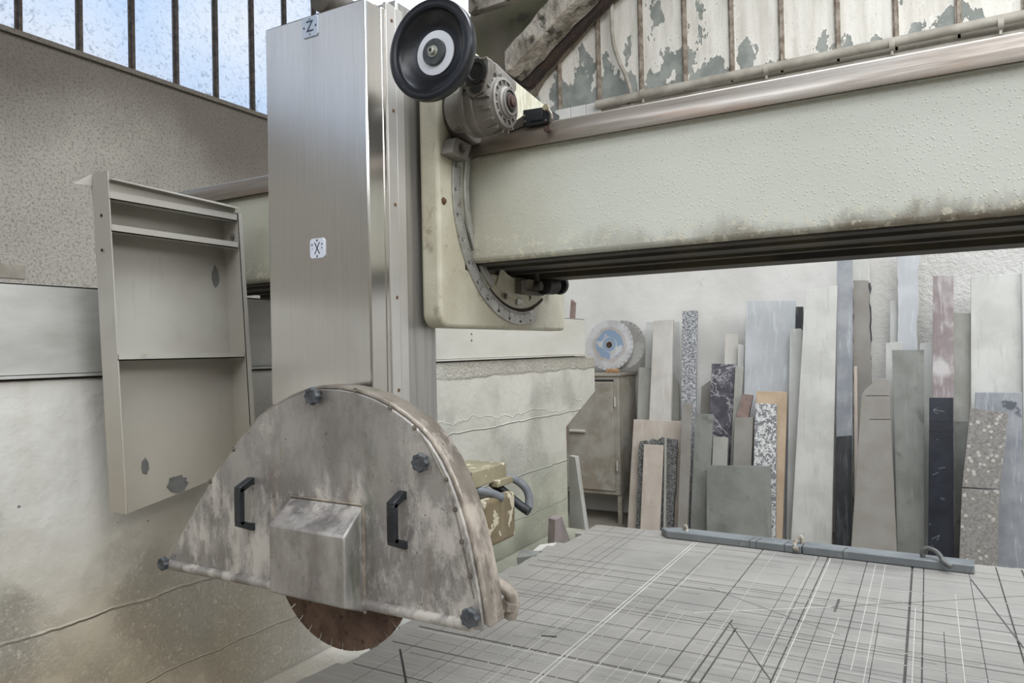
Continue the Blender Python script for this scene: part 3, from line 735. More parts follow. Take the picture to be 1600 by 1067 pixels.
pl = rounded([(XP, 1.437, 1.707), (XP, 2.125, 1.707), (XP, 2.125, 1.855), (XP, 1.553, 1.855), (XP, 1.553, 2.203), (XP, 2.125, 2.203), (XP, 2.125, 2.37), (XP, 1.60, 2.425), (XP, 1.437, 2.45)], [.035, .02, 0, 0, 0, 0, .02, .03, .02])
obj('carriage_plate', MB().prism(pl, (-.055, 0, 0)), M['cream'], cp, bevel=.009, seg=3)
# tapering crazed top cover
tp = [at(738, 82, 0, -.985), at(800, 122, 0, -.985), at(868, 178, 0, -.985), at(868, 195, 0, -.985), at(745, 235, 0, -.985), at(700, 150, 0, -.985)]
obj('top_gusset', MB().prism(tp, (-.014, 0, 0)), M['cream_crazed'], cp, bevel=.003)
def arc_band(cy, cz, r0, r1, a0, a1, x0, x1, n=48):
    mb = MB(); vs = []; fs = []
    for k in range(n+1):
        a = math.radians(a0 + (a1-a0)*k/n); c, s = math.cos(a), math.sin(a)
        for x, r in ((x0, r0), (x1, r0), (x1, r1), (x0, r1)): vs.append((x, cy + r*c, cz + r*s))
    for k in range(n):
        for q in range(4): fs.append((4*k+q, 4*k+(q+1) % 4, 4*k+4+(q+1) % 4, 4*k+4+q))
    fs.append((0, 1, 2, 3)); fs.append((4*n+3, 4*n+2, 4*n+1, 4*n))
    return mb.add(vs, fs)
AC = (1.822, 2.05)
sc_ = obj('angle_scale', arc_band(*AC, .293, .33, 166, 287, XP, XP+.005), M['scale'], cp, bevel=.001)
tk = MB()
for k in range(101):
    a = math.radians(170 + 110*k/100); ln = .017 if k % 10 == 0 else .012 if k % 5 == 0 else .008
    c, s = math.cos(a), math.sin(a); w = .0009
    p = [Vector((XP+.0052, AC[0]+r*c+e*-s*w/2*2, AC[1]+r*s+e*c*w/2*2)) for r, e in ((.295, -.5), (.295+ln, -.5), (.295+ln, .5), (.295, .5))]
    tk.prism(p, (.0003, 0, 0))
tko = obj('scale_graduations', tk, M['ink'], sc_, smooth=False); tko['kind'] = 'stuff'
obj('inner_ring', arc_band(*AC, .262, .283, 160, 236, XP, XP+.008), M['scale'], cp, bevel=.001)
obj('swivel_disc', arc_band(*AC, .205, .262, 240, 300, XP, XP+.004, 40), M['cream'], cp)
obj('slot_edge', arc_band(*AC, .284, .2925, 236, 300, XP, XP+.0015), M['rust'], cp)
obj('vernier_tab', MB().box((XP+.004, 1.80, 1.775), (XP+.007, 1.83, 1.793)), M['scale'], cp, bevel=.001)
obj('ring_bolt', MB().bolt((XP+.006, 1.735, 1.795), (1, 0, 0), .007, .006), M['bolt'], cp)
for y, z in ((1.457, 2.009), (1.66, 1.845), (1.88, 1.80)):
    obj('plate_bolt', MB().bolt((XP, y, z), (1, 0, 0), .0065, .005), M['rust_bolt'], cp)
def text_mesh(name, body, size, origin, xdir, ydir, m, parent, thick=.0006):
    cu = bpy.data.curves.new(name, 'FONT'); cu.body = body; cu.size = size; cu.extrude = thick/2
    cu.align_x = 'CENTER'; cu.align_y = 'CENTER'
    o = bpy.data.objects.new(name, cu); COL.objects.link(o)
    bpy.context.view_layer.update()
    me = bpy.data.meshes.new_from_object(o.evaluated_get(bpy.context.evaluated_depsgraph_get()))
    bpy.data.objects.remove(o)
    x = Vector(xdir).normalized(); yv = Vector(ydir).normalized(); z = x.cross(yv)
    off = Vector(parent['_o'])
    Mx = Matrix((x, yv, z)).transposed()
    for v in me.vertices: v.co = Mx @ v.co + Vector(origin) - off
    me.materials.clear(); me.materials.append(m); me.name = name
    r = bpy.data.objects.new(name, me); COL.objects.link(r); r.parent = parent; r['_o'] = tuple(off); return r
for k in range(0, 11):
    a = math.radians(170 + 11*k); c, s = math.cos(a), math.sin(a)
    text_mesh('scale_number', str(100 - 10*k), .010, (XP+.0054, AC[0]+.321*c, AC[1]+.321*s), (0, -s, c) if k < 8 else (0, -s, c), (0, -c, -s), M['ink'], sc_)
# clamp block on the scale
ck = obj('clamp_block', MB().prism([at(706, 238, 0, -.965), at(714, 214, 0, -.965), at(738, 226, 0, -.965), at(730, 252, 0, -.965)], (-.035, 0, 0)), M['gear'], cp, bevel=.003)
obj('clamp_screw', MB().bolt(at(722, 232, 0, -.964), (1, 0, 0), .008, .008), M['gear_dark'], ck)

def limit_switch(name, label, px_pts, c, arm):
    pass
# limit switch on top of the rail
ls = thing('limit_switch', 'black roller limit switch standing on the beam rail behind the gearbox', 'switch', (-.80, 1.57, 2.19))
obj('switch_body', MB().prism(rounded([at(817, 172, 1, 1.55), at(817, 192, 1, 1.55), at(822, 197, 1, 1.55), at(858, 191, 1, 1.55), at(860, 172, 1, 1.55), at(850, 167, 1, 1.55)], [.002]*6, 2), (0, .05, 0)), M['black_plastic'], ls, bevel=.002)
obj('switch_cover', MB().prism([at(829, 176, 1, 1.549), at(829, 190, 1, 1.549), at(848, 187, 1, 1.549), at(848, 173, 1, 1.549)], (0, -.003, 0)), M['black_plastic'], ls, bevel=.001)
for q in ((819, 181), (820, 190), (848, 171), (853, 188)):
    obj('cover_screw', MB().bolt(at(*q, 1, 1.55), (0, -1, 0), .0022, .002), M['bolt'], ls)
arm_ = obj('roller_lever', MB().tube([at(856, 172, 1, 1.54), at(862, 178, 1, 1.535), at(862, 190, 1, 1.535), at(857, 202, 1, 1.54)], .0035, 8), M['bolt'], ls)
obj('roller', MB().lathe([(.008, 0), (.008, .01)], at(857, 203, 1, 1.545), (0, -1, 0), 18), M['brown'], arm_)
obj('lever_pivot', MB().lathe([(.007, 0), (.007, .01)], at(855, 169, 1, 1.545), (0, -1, 0), 14), M['olive'], arm_)
obj('mounting_foot', MB().prism([at(790, 200, 1, 1.56), at(818, 180, 1, 1.56), at(818, 196, 1, 1.56), at(790, 208, 1, 1.56)], (0, .04, 0)).box((-.86, 1.565, 2.187), (-.76, 1.62, 2.202)), M['gear_dark'], ls)
# limit switch below the beam
l2 = thing('limit_switch', 'black greasy roller switch hanging under the beam on the carriage', 'switch', (-.97, 1.9, 1.86))
obj('bracket', MB().prism([at(815, 438, 0, -.975), at(822, 436, 0, -.975), at(822, 458, 0, -.975), at(815, 458, 0, -.975)], (-.02, 0, 0)).prism([at(820, 454, 0, -.975), at(850, 456, 0, -.975), at(850, 462, 0, -.975), at(820, 459, 0, -.975)], (-.02, 0, 0)), M['gear'], l2)
obj('switch_body', MB().lathe([(.012, 0), (.026, .004), (.026, .07), (.022, .075)], at(848, 446, 0, -.96), (0, 1, .05), 18), M['black_rubber'], l2)
obj('switch_body_cap', MB().lathe([(.028, .0), (.030, .012), (.022, .02)], at(872, 445, 0, -.96), (0, 1, .05), 20), M['black_plastic'], l2)
obj('roller', MB().lathe([(.013, -.01), (.013, .01)], at(841, 447, 0, -.955), (1, 0, 0), 18), M['gear_dark'], l2)
obj('stem', MB().lathe([(.008, -.02), (.008, .03)], at(839, 435, 0, -.965), (0, 0, 1), 12), M['gear_dark'], l2)

# ------------------------------------------------------------------ gearbox and handwheel
gc = at(788, 161, 0, -.83)
gx_ = thing('worm_gearbox', 'dusty cast aluminium worm gearbox with a round ribbed flange', 'gearbox', (-.95, gc.y, gc.z-.07))
X1 = Vector((1, 0, 0))
obj('mounting_flange', arc_band(1.548, 2.24, .03, .090, 110, 305, -1.0, -.978, 36), M['gear_dark'], gx_, bevel=.003)
obj('flange_ring', arc_band(1.535, 2.235, .03, .076, 110, 300, -.978, -.955, 36), M['gear'], gx_, bevel=.003)
hs = obj('gear_housing', MB().lathe([(.046, -.135), (.050, -.09), (.064, -.086), (.066, -.080), (.066, -.074), (.062, -.072), (.062, -.06), (.066, -.058), (.066, -.05), (.063, -.048), (.064, -.022), (.060, -.01), (.056, 0)], gc, X1, 48), M['gear'], gx_)
# ribs around the nose, bolt ring and stepped output cap
for k in range(16):
    a = 2*PI*k/16; u = Vector((0, math.cos(a), math.sin(a))); w = Vector((0, -math.sin(a), math.cos(a)))
    p = gc + u*.054 - X1*.03
    obj('cooling_rib', MB().prism([p - w*.002, p + w*.002, p + w*.002 + u*.014, p - w*.002 + u*.014], (.026, 0, 0)), M['gear'], hs)
obj('bolt_ring', MB().lathe([(.056, -.005), (.056, .004), (.050, .006), (.049, .001), (.040, .001), (.039, .006), (.034, .006)], gc, X1, 48), M['gear'], gx_)
for k in range(14):
    a = 2*PI*(k+.5)/14; u = Vector((0, math.cos(a), math.sin(a))); w = Vector((0, -math.sin(a), math.cos(a))); p = gc + u*.0445 + X1*.001
    obj('ring_web', MB().prism([p - w*.0022 - u*.005, p + w*.0022 - u*.005, p + w*.0022 + u*.005, p - w*.0022 + u*.005], (.0045, 0, 0)), M['gear'], hs)
oc = obj('output_cap', MB().lathe([(.035, 0), (.035, .010), (.031, .013), (.030, .018), (.026, .018), (.025, .012), (.022, .012)], gc, X1, 40), M['gear'], gx_)
obj('oil_seal', MB().lathe([(.024, .005), (.024, .014), (.020, .018)], gc, X1, 32), M['black_rubber'], oc)
obj('output_washer', MB().lathe([(.018, .008), (.018, .020), (.012, .021), (.012, .026), (.004, .028)], gc, X1, 28), M['brown'], gx_)
# input housing with bored face towards the handwheel
ic = Vector((-.882, 1.392, 2.283))
face = [at(722, 118, 1, 1.392), at(733, 95, 1, 1.392), at(759, 87, 1, 1.392), at(764, 92, 1, 1.392), at(764, 112, 1, 1.392), at(755, 143, 1, 1.392), at(738, 152, 1, 1.392), at(728, 146, 1, 1.392)]
ih = obj('input_housing', MB().prism(face, (0, .022, 0)), M['gear'], gx_, bevel=.003)
body = [at(759, 87, 1, 1.414), at(775, 97, 1, 1.45), at(806, 127, 1, 1.48), at(800, 148, 1, 1.48), at(764, 130, 1, 1.414), at(735, 130, 1, 1.414), at(735, 96, 1, 1.414)]
obj('worm_housing', MB().lathe([(.040, 0), (.040, .05), (.034, .09), (.028, .13), (.02, .14)], (ic.x-.002, ic.y+.015, ic.z-.006), (.0, 1, -.08), 28), M['gear'], gx_)
wcv = [at(a, b, 0, -.845) for a, b in ((764, 92), (776, 98), (807, 128), (808, 140), (802, 150), (770, 140), (757, 118))]
obj('worm_cover', MB().prism(wcv, (-.055, 0, 0)), M['gear'], gx_, bevel=.004)
bc = at(744, 112, 1, 1.391)
obj('bore_seal', MB().lathe([(.028, 0), (.028, .004), (.020, .0045), (.017, .001)], bc, (0, -1, 0), 32), M['black_rubber'], ih)
lug = [at(733, 139, 1, 1.3905), at(752, 133, 1, 1.3905), at(753, 138, 1, 1.3905), at(749, 145, 1, 1.3905), at(738, 145, 1, 1.3905)]
obj('lug_pocket', MB().prism(lug, (0, -.001, 0)), M['black_rubber'], ih)
for q in ((728, 132), (756, 125), (755, 92)):
    obj('face_bolt', MB().bolt(at(*q, 1, 1.391), (0, -1, 0), .003, .002), M['bolt'], ih)

wc = Vector((-.905, 1.285, 2.290))
hw = thing('handwheel', 'large black dished handwheel with white ring around its hub', 'wheel', tuple(wc))
Yn = Vector((0, -1, 0))
obj('wheel_rim', MB().lathe([(.050, -.024), (.090, -.020), (.103, -.016), (.1065, -.010), (.107, .004), (.1055, .009), (.101, .0105), (.090, .0105), (.0875, .009), (.0865, .001), (.084, -.003), (.062, -.0145), (.050, -.0165), (.001, -.0165)], wc, Yn, 80), M['handwheel'], hw, angle=38)
obj('white_ring', MB().lathe([(.0475, -.017), (.0475, -.0135), (.046, -.013), (.001, -.013)], wc, Yn, 56), M['white_ring'], hw)
obj('hub_cap', MB().lathe([(.0285, -.0135), (.0285, -.007), (.027, -.0055), (.001, -.0055)], wc, Yn, 48), M['knob'], hw)
hb = obj('hub_bolt', MB().lathe([(.0125, -.006), (.0125, -.003), (.0085, -.0028), (.0085, .004), (.007, .005), (.001, .005)], wc, Yn, 24), M['zinc'], hw)
obj('hex_socket', MB().lathe([(.004, .0048), (.004, .0055)], wc, Yn, 6), M['ink'], hb)
sh = obj('drive_shaft', MB().lathe([(.0105, -.12), (.0105, -.03), (.02, -.028), (.02, -.02)], wc, Yn, 24), M['beige_plastic'], hw)
obj('shaft_collar', MB().lathe([(.0145, -.104), (.0145, -.085), (.0125, -.083), (.0125, -.078)], wc, Yn, 24), M['gear'], sh)

# ------------------------------------------------------------------ saw column
TXL, TXR, TY = -1.364, -1.055, 1.25
tw = thing('saw_tower', 'tall stainless steel saw column with Z and X plates', 'column', ((TXL+TXR)/2, 1.4, 1.4))
ztop = at(413, 47, 1, TY).z
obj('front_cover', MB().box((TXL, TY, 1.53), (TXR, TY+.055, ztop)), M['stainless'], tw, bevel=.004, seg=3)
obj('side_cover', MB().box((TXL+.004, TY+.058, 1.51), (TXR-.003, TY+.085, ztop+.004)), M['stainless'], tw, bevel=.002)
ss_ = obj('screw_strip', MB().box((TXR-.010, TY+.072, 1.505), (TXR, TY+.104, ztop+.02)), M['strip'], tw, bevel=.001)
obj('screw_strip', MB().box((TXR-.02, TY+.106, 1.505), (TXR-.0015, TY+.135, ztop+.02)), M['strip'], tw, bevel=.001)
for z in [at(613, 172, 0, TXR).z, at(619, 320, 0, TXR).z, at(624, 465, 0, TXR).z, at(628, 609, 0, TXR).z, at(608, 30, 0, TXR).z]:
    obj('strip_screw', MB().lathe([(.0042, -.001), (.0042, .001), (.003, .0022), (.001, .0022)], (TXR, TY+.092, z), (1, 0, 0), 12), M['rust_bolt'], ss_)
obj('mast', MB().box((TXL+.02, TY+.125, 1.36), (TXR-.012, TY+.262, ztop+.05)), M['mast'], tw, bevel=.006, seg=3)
obj('left_flange', MB().box((TXL-.016, TY+.03, 1.53), (TXL-.001, TY+.034, ztop-.05)), M['stainless'], tw)
mt = obj('hoist_motor', MB().lathe([(.026, 0), (.034, .004), (.034, .016), (.031, .018), (.031, .15)], at(499, -6, 1, 1.33), (.0, 1, 0), 32), M['gear_dark'], tw)
obj('motor_foot', MB().box((-1.33, 1.36, ztop), (-1.15, 1.46, ztop+.04)), M['gear_dark'], tw, bevel=.004)
# letter plates
def plate(z, cxp, w, hgt, m, parent, cut=.005):
    y = TY
    p = [(cxp-w+cut, z-hgt), (cxp+w-cut, z-hgt), (cxp+w, z-hgt+cut), (cxp+w, z+hgt-cut), (cxp+w-cut, z+hgt), (cxp-w+cut, z+hgt), (cxp-w, z+hgt-cut), (cxp-w, z-hgt+cut)]
    return obj('letter_plate', MB().prism([(a, y, b) for a, b in p], (0, -.003, 0)), m, parent, bevel=.0006)
zc = at(485.5, 42.5, 1, TY); xc = at(497, 388, 1, TY)
pz = plate(zc.z, zc.x, .0245, .0235, M['label_blue'], tw)
text_mesh('letter', 'Z', .036, (zc.x, TY-.0034, zc.z), (1, 0, 0), (0, 0, 1), M['label_grey_blue'], pz)
for s in (-1, 1): obj('rivet', MB().lathe([(.0028, 0), (.002, .001)], (zc.x+s*.018, TY-.003, zc.z), (0, -1, 0), 12), M['label_grey_blue'], pz)
text_mesh('small_mark', '\u2013', .014, (zc.x, TY-.0034, zc.z+.018), (1, 0, 0), (0, 0, 1), M['label_grey_blue'], pz)
text_mesh('small_mark', '+', .010, (zc.x, TY-.0034, zc.z-.018), (1, 0, 0), (0, 0, 1), M['label_grey_blue'], pz)
px_ = plate(xc.z, xc.x, .0225, .0225, M['label_plate'], tw)
xo = MB()
for s in (-1, 1):
    a = Vector((xc.x - s*.0075, TY-.0031, xc.z-.0135)); b = Vector((xc.x + s*.0075, TY-.0031, xc.z+.0135)); w = Vector((.0013, 0, 0))
    xo.prism([a-w, a+w, b+w, b-w], (0, -.0003, 0))
obj('letter', xo, M['ink'], px_, smooth=False)
for s in (-1, 1): obj('rivet', MB().lathe([(.0026, 0), (.002, .001)], (xc.x, TY-.003, xc.z+s*.018), (0, -1, 0), 12), M['gear_dark'], px_)
for tx, dx, dz in (('\u2190', -.0145, .0085), ('\u2013', -.0145, .0), ('\u2192', .0145, .0085), ('+', .0145, .0)):
    text_mesh('small_mark', tx, .009, (xc.x+dx, TY-.0034, xc.z+dz), (1, 0, 0), (0, 0, 1), M['label_grey_blue'], px_)

# ------------------------------------------------------------------ blade guard
GY = 1.15
gd = thing('blade_guard', 'stained half round steel blade guard with black handles and star knobs', 'guard', (-1.1, GY+.03, 1.134))
gpx = [(262, 893), (250, 885), (262, 866), (325, 750), (343, 724), (360, 700), (380, 672), (400, 650), (425, 631), (450, 617), (475, 607), (500, 602), (530, 603), (560, 609), (585, 618), (610, 631), (635, 648), (655, 665), (675, 688), (693, 717), (708, 748), (722, 786), (733, 822), (742, 860), (750, 900), (757, 940), (763, 985), (761, 992)]
gp = [at(a, b, 1, GY) for a, b in gpx]
cen = Vector((-1.1, GY, 1.3))
n_g = len(gp); inr = [cen + (p - cen)*.965 for p in gp]
rv = [p + Vector((0, .006, 0)) for p in gp] + [p + Vector((0, .064, 0)) for p in gp] + [p + Vector((0, .006, 0)) for p in inr] + [p + Vector((0, .064, 0)) for p in inr]
rf = []
for i in range(1, n_g-2):
    j = i+1
    rf += [(i, j, n_g+j, n_g+i), (2*n_g+i, 3*n_g+i, 3*n_g+j, 2*n_g+j), (i, 2*n_g+i, 2*n_g+j, j), (n_g+i, n_g+j, 3*n_g+j, 3*n_g+i)]
for i in (1, n_g-2): rf.append((i, n_g+i, 3*n_g+i, 2*n_g+i))
obj('guard_rim', MB().add(rv, rf), M['guard_rim'], gd, bevel=.006, seg=3)
obj('back_plate', MB().prism([p + Vector((0, .060, 0)) for p in inr], (0, .003, 0)), M['guard'], gd)
inner = [cen + (p - cen)*.972 for p in gp]
fp = obj('cover_plate', MB().prism(inner, (0, .008, 0)), M['guard'], gd, bevel=.002)
obj('bottom_lip', MB().tube([gp[1] + Vector((.02, -.002, .012)), gp[-1] + Vector((-.03, -.002, .012))], .011, 12, 0), M['guard'], gd)
# hub housing
b0 = [Vector(v) for v in ((-1.200, GY, 1.150), (-1.000, GY, 1.128), (-1.000, GY, 1.342), (-1.200, GY, 1.345))]
f0 = [Vector(v) for v in ((-1.182, 1.07, 1.166), (-.979, 1.07, 1.163), (-.979, 1.07, 1.300), (-1.182, 1.07, 1.304))]
hm = MB().add(b0+f0, [(4, 5, 6, 7), (3, 2, 6, 7)[::-1], (0, 3, 7, 4)[::-1], (1, 5, 6, 2)[::-1], (0, 4, 5, 1)[::-1], (0, 1, 2, 3)[::-1]])
obj('hub_housing', hm, M['guard'], gd, bevel=.004)
obj('weld_bead', MB().tube([b0[1] + Vector((.002, -.002, 0)), b0[2] + Vector((.002, -.002, 0))], .0035, 8, 0), M['guard_rim'], gd)
obj('weld_bead', MB().tube([b0[3] + Vector((0, -.002, .002)), b0[2] + Vector((.002, -.002, 0.002))], .0025, 8, 0), M['guard_rim'], gd)
def star(c, r=.0185, hgt=.022):
    mb = MB(); vs = []; n = 48
    prof_ = [(.45, 0), (.45, .35), (.92, .36), (1., .5), (1., .85), (.9, 1.), (.6, 1.), (.55, .93), (.3, .93), (.02, .93)]
    fs = []
    for rr, t_ in prof_:
        for k in range(n):
            a = 2*PI*k/n; lob = 1 + (.09*math.cos(8*a) if rr > .8 else 0)
            vs.append(Vector(c) + Vector((math.cos(a)*r*rr*lob, -hgt*t_, math.sin(a)*r*rr*lob)))
    for i in range(len(prof_)-1):
        for k in range(n):
            k2 = (k+1) % n; fs.append((i*n+k, i*n+k2, (i+1)*n+k2, (i+1)*n+k))
    fs.append(tuple(range(n))); fs.append(tuple(range((len(prof_)-1)*n, len(prof_)*n)))
    return mb.add(vs, fs)
for a, b in ((496, 618), (664, 721), (264, 878), (741, 961)):
    c = at(a, b, 1, GY); obj('star_knob', star(c, .0175 if a > 300 else .015), M['knob'], gd)
for (a, b0_, b1_) in ((394, 747, 826), (631, 768, 855)):
    c0, c1 = at(a, b0_, 1, GY), at(a, b1_, 1, GY); x = (c0.x + c1.x)/2; z0, z1 = c1.z, c0.z
    hd = MB()
    hd.prism([(x-.009, GY-.032, z1-.014), (x-.009, GY-.042, z1-.020), (x-.009, GY-.042, z0+.020), (x-.009, GY-.032, z0+.014), (x-.009, GY-.028, z0+.018), (x-.009, GY-.028, z1-.018)], (.018, 0, 0))
    for zt, s in ((z1, -1), (z0, 1)):
        hd.prism([(x-.009, GY, zt - s*.002), (x-.009, GY-.006, zt - s*.002), (x-.009, GY-.042, zt + s*.014), (x-.009, GY-.040, zt + s*.026), (x-.009, GY-.028, zt + s*.024), (x-.009, GY-.008, zt + s*.014), (x-.009, GY, zt + s*.014)], (.018, 0, 0))
    ho = obj('pull_handle', hd, M['black_plastic'], gd, bevel=.0015)
    for zt, s in ((z1, -1), (z0, 1)):
        obj('handle_screw', MB().bolt((x, GY-.008, zt + s*.004), (0, -1, 0), .003, .003), M['gear'], ho)
for a, b in ((365, 702), (555, 610), (610, 637), (648, 668), (697, 749), (711, 796), (722, 846), (735, 900), (329, 752)):
    c = at(a, b, 1, GY); obj('rim_bolt', MB().bolt(c, (0, -1, 0), .0038, .004), M['bolt'], gd)
obj('rim_wire', MB().tube([at(a, b, 1, GY-.001) for a, b in ((655, 672), (697, 749), (711, 796), (722, 846), (733, 900), (741, 935))], .0012, 6, 2), M['bolt'], gd)
nz = thing('water_nozzle', 'scaled brass water nozzle elbow behind the lower tip of the guard', 'nozzle', (-.72, 1.26, 1.15))
obj('elbow', MB().tube([(-.76, 1.24, 1.20), (-.722, 1.24, 1.19), (-.71, 1.25, 1.165), (-.722, 1.25, 1.13)], .013, 12), M['guard_rim'], nz)
obj('collar_nut', MB().lathe([(.018, 0), (.018, .016)], (-.716, 1.245, 1.165), (-.3, 0, -1), 6), M['guard_rim'], nz)

# saw blade with segment slots
bl = thing('stone_saw_disc', 'rusty round stone saw blade showing below the guard', 'blade', (-1.1, 1.19, 1.022))
bcn = Vector((-1.1, 1.188, 1.213)); R0 = .191; NS = 36
bmb = MB(); pts = []
for k in range(NS):
    a0 = 2*PI*k/NS; a1 = 2*PI*(k+1)/NS; g_ = .02
    for q in range(4):
        a = a0 + g_ + (a1-a0-g_)*q/3.; pts.append(bcn + Vector((math.cos(a)*R0, 0, math.sin(a)*R0)))
    am = a1
    pts.append(bcn + Vector((math.cos(am)*(R0-.016), 0, math.sin(am)*(R0-.016))))
    pts.append(bcn + Vector((math.cos(am+g_)*(R0-.016), 0, math.sin(am+g_)*(R0-.016))))
n_ = len(pts); fs = []
c0 = len(pts)*2
vs = pts + [p + Vector((0, .0035, 0)) for p in pts] + [bcn, bcn + Vector((0, .0035, 0))]
for i in range(n_):
    j = (i+1) % n_; fs += [(i, j, n_+j, n_+i), (i, c0, j), (n_+i, n_+j, c0+1)]
obj('blade_disc', MB().add(vs, fs), M['blade'], bl, smooth=False)
obj('flange', MB().lathe([(.05, -.006), (.05, .01)], bcn, (0, 1, 0), 32), M['bolt'], bl)

# motor junction box behind the guard
jb = thing('motor_junction_box', 'tan painted motor junction box with hoses behind the guard', 'box', (-.83, 1.33, 1.25))
zb, zt = at(774, 850, 0, -.78).z, at(774, 778, 0, -.78).z
zb, zt = 1.252, 1.350
obj('box_body', MB().box((-.90, 1.265, zb+.004), (-.80, 1.365, zt-.004)), M['tan'], jb, bevel=.006)
lid = obj('box_lid', MB().box((-.80, 1.258, zb), (-.775, 1.378, zt)), M['tan'], jb, bevel=.009, seg=3)
for y, z in ((1.270, zb+.008), (1.362, zb+.008), (1.270, zt-.008), (1.362, zt-.008)):
    obj('lid_screw', MB().bolt((-.78, y, z), (1, 0, 0), .004, .004), M['bolt'], lid)
obj('channel_bracket', MB().box((-.90, 1.25, 1.372), (-.80, 1.385, 1.408)).box((-.81, 1.33, 1.362), (-.79, 1.40, 1.378)), M['olive'], jb, bevel=.003)
obj('motor_casing', MB().lathe([(.055, 0), (.055, .22), (.045, .24)], (-.98, 1.24, 1.30), (0, 1, 0), 28), M['tan'], jb)
obj('flexible_hose', MB().tube([(-.88, 1.245, 1.35), (-.83, 1.26, 1.368), (-.79, 1.29, 1.362), (-.775, 1.32, 1.345)], .009, 12), M['hose'], jb)
obj('flexible_hose', MB().tube([(-.82, 1.38, 1.37), (-.795, 1.40, 1.375), (-.765, 1.42, 1.345), (-.76, 1.41, 1.305)], .009, 12), M['hose'], jb)
obj('flexible_hose', MB().tube([(-.83, 1.37, 1.365), (-.81, 1.385, 1.345), (-.78, 1.40, 1.315), (-.755, 1.40, 1.302)], .010, 12), M['hose_dark'], jb)

# ------------------------------------------------------------------ sheet metal tray beside the column
ty = thing('sheet_metal_frame', 'open dusty grey sheet metal frame with cross bars in front of the wall', 'frame', (-1.76, 1.28, 1.27))
XF_, XB_ = -1.72, -1.785
def tv(px, py, x): return at(px, py, 0, x)
LT, LB, RT, RB = tv(168, 292, XF_), tv(197, 802, XF_), tv(371, 322, XF_), tv(391, 690, XF_)
def sh_y(z, a, b): return a.y + (b.y-a.y)*(z-a.z)/(b.z-a.z)
zt_, zb_ = 2.075, 1.272
lyt, lyb = LT.y, LB.y; ryt, ryb = 1.462, 1.50
dX = XB_ - XF_
obj('back_panel', MB().prism([(XB_, lyt, zt_), (XB_, ryt, zt_), (XB_, ryb+.002, 1.345), at(328, 751, 0, XB_), at(262, 778, 0, XB_), at(200, 802, 0, XB_)], (-.003, 0, 0)), M['tray'], ty)
lf = obj('left_flange', MB().prism([(XF_, lyt, zt_+.03), (XB_, lyt, zt_+.03), (XB_, lyb, zb_-.004), (XF_, lyb, zb_-.004)], (0, .003, 0)), M['tray'], ty)
for z in (2.0, 1.915): obj('bolt_hole', MB().lathe([(.004, 0), (.004, .0012)], ((XF_+XB_)/2, lyt+.004 + .0, z), (0, -1, 0), 12), M['ink'], lf)
obj('right_flange', MB().prism([(XF_, ryt, zt_-.015), (XB_, ryt, zt_+.0), (XB_, ryb, 1.33), (XF_, ryb, 1.33)], (0, .003, 0)).prism([(XF_, ryt, zt_-.015), (XF_, ryt+.016, zt_-.015), (XF_, ryb+.02, 1.33), (XF_, ryb, 1.33)], (-.002, 0, 0)), M['tray'], ty)
def bar_(z, ya, yb, hgt, name='cross_bar', slope=0):
    return obj(name, MB().prism([(XF_, ya, z), (XB_, ya, z+.006), (XB_, yb, z+.006+slope), (XF_, yb, z+slope)], (0, 0, .003)).prism([(XF_, ya, z), (XF_, yb, z+slope), (XF_, yb, z+hgt+slope), (XF_, ya, z+hgt)], (-.003, 0, 0)), M['tray'], ty)
bar_(2.036, lyt+.005, ryt-.002, .02); bar_(1.958, lyt+.008, ryt+.001, .018); bar_(1.644, lyt+.02, ryt+.016, .016)
for z in (1.98, 1.50): obj('wall_bracket', MB().box((XW+.001, 1.2, z), (XB_-.003, 1.24, z+.03)), M['tray'], ty)
obj('top_angle', MB().prism([(XF_+.01, lyt+.005, 2.083), (XB_, lyt+.005, 2.083), (XB_, ryt, 2.093), (XF_+.01, ryt, 2.07)], (0, 0, .003)).prism([(XB_, lyt+.005, 2.05), (XB_, ryt, 2.05), (XB_, ryt, 2.09), (XB_, lyt+.005, 2.083)], (.003, 0, 0)), M['tray'], ty)
obj('top_angle_face', MB().prism([(XF_-.006, lyt+.005, 2.056), (XF_-.006, ryt-.002, 2.056), (XF_-.006, ryt-.002, 2.078), (XF_-.006, lyt+.005, 2.086)], (-.003, 0, 0)), M['tray'], ty)
obj('corner_gusset', MB().prism([at(113, 287, 0, XB_), at(143, 272, 0, XB_), at(143, 291, 0, XB_)], (.003, 0, 0)), M['tray'], ty)
for z in (2.075, 2.045, 1.995, 1.975): obj('flange_bolt', MB().bolt((XF_-.022, ryt-.001, z), (0, -1, 0), .006, .004), M['gear'], ty)
def blob(c, ry_, rz_, n=22):
    p = []
    for k in range(n):
        a = 2*PI*k/n; r = random.uniform(.78, 1.08); p.append(Vector((c.x, c.y + math.cos(a)*ry_*r, c.z + math.sin(a)*rz_*r)))
    return MB().prism(p, (.0008, 0, 0))
obj('bare_patch', blob(at(277, 757, 0, XB_+.001), .034, .026), M['chip'], ty)
obj('bare_patch', blob(at(227, 728, 0, XB_+.001), .011, .022), M['chip'], ty)
obj('bare_patch', blob(Vector((XB_+.0012, 1.435, 1.88)), .012, .035), M['chip'], ty)

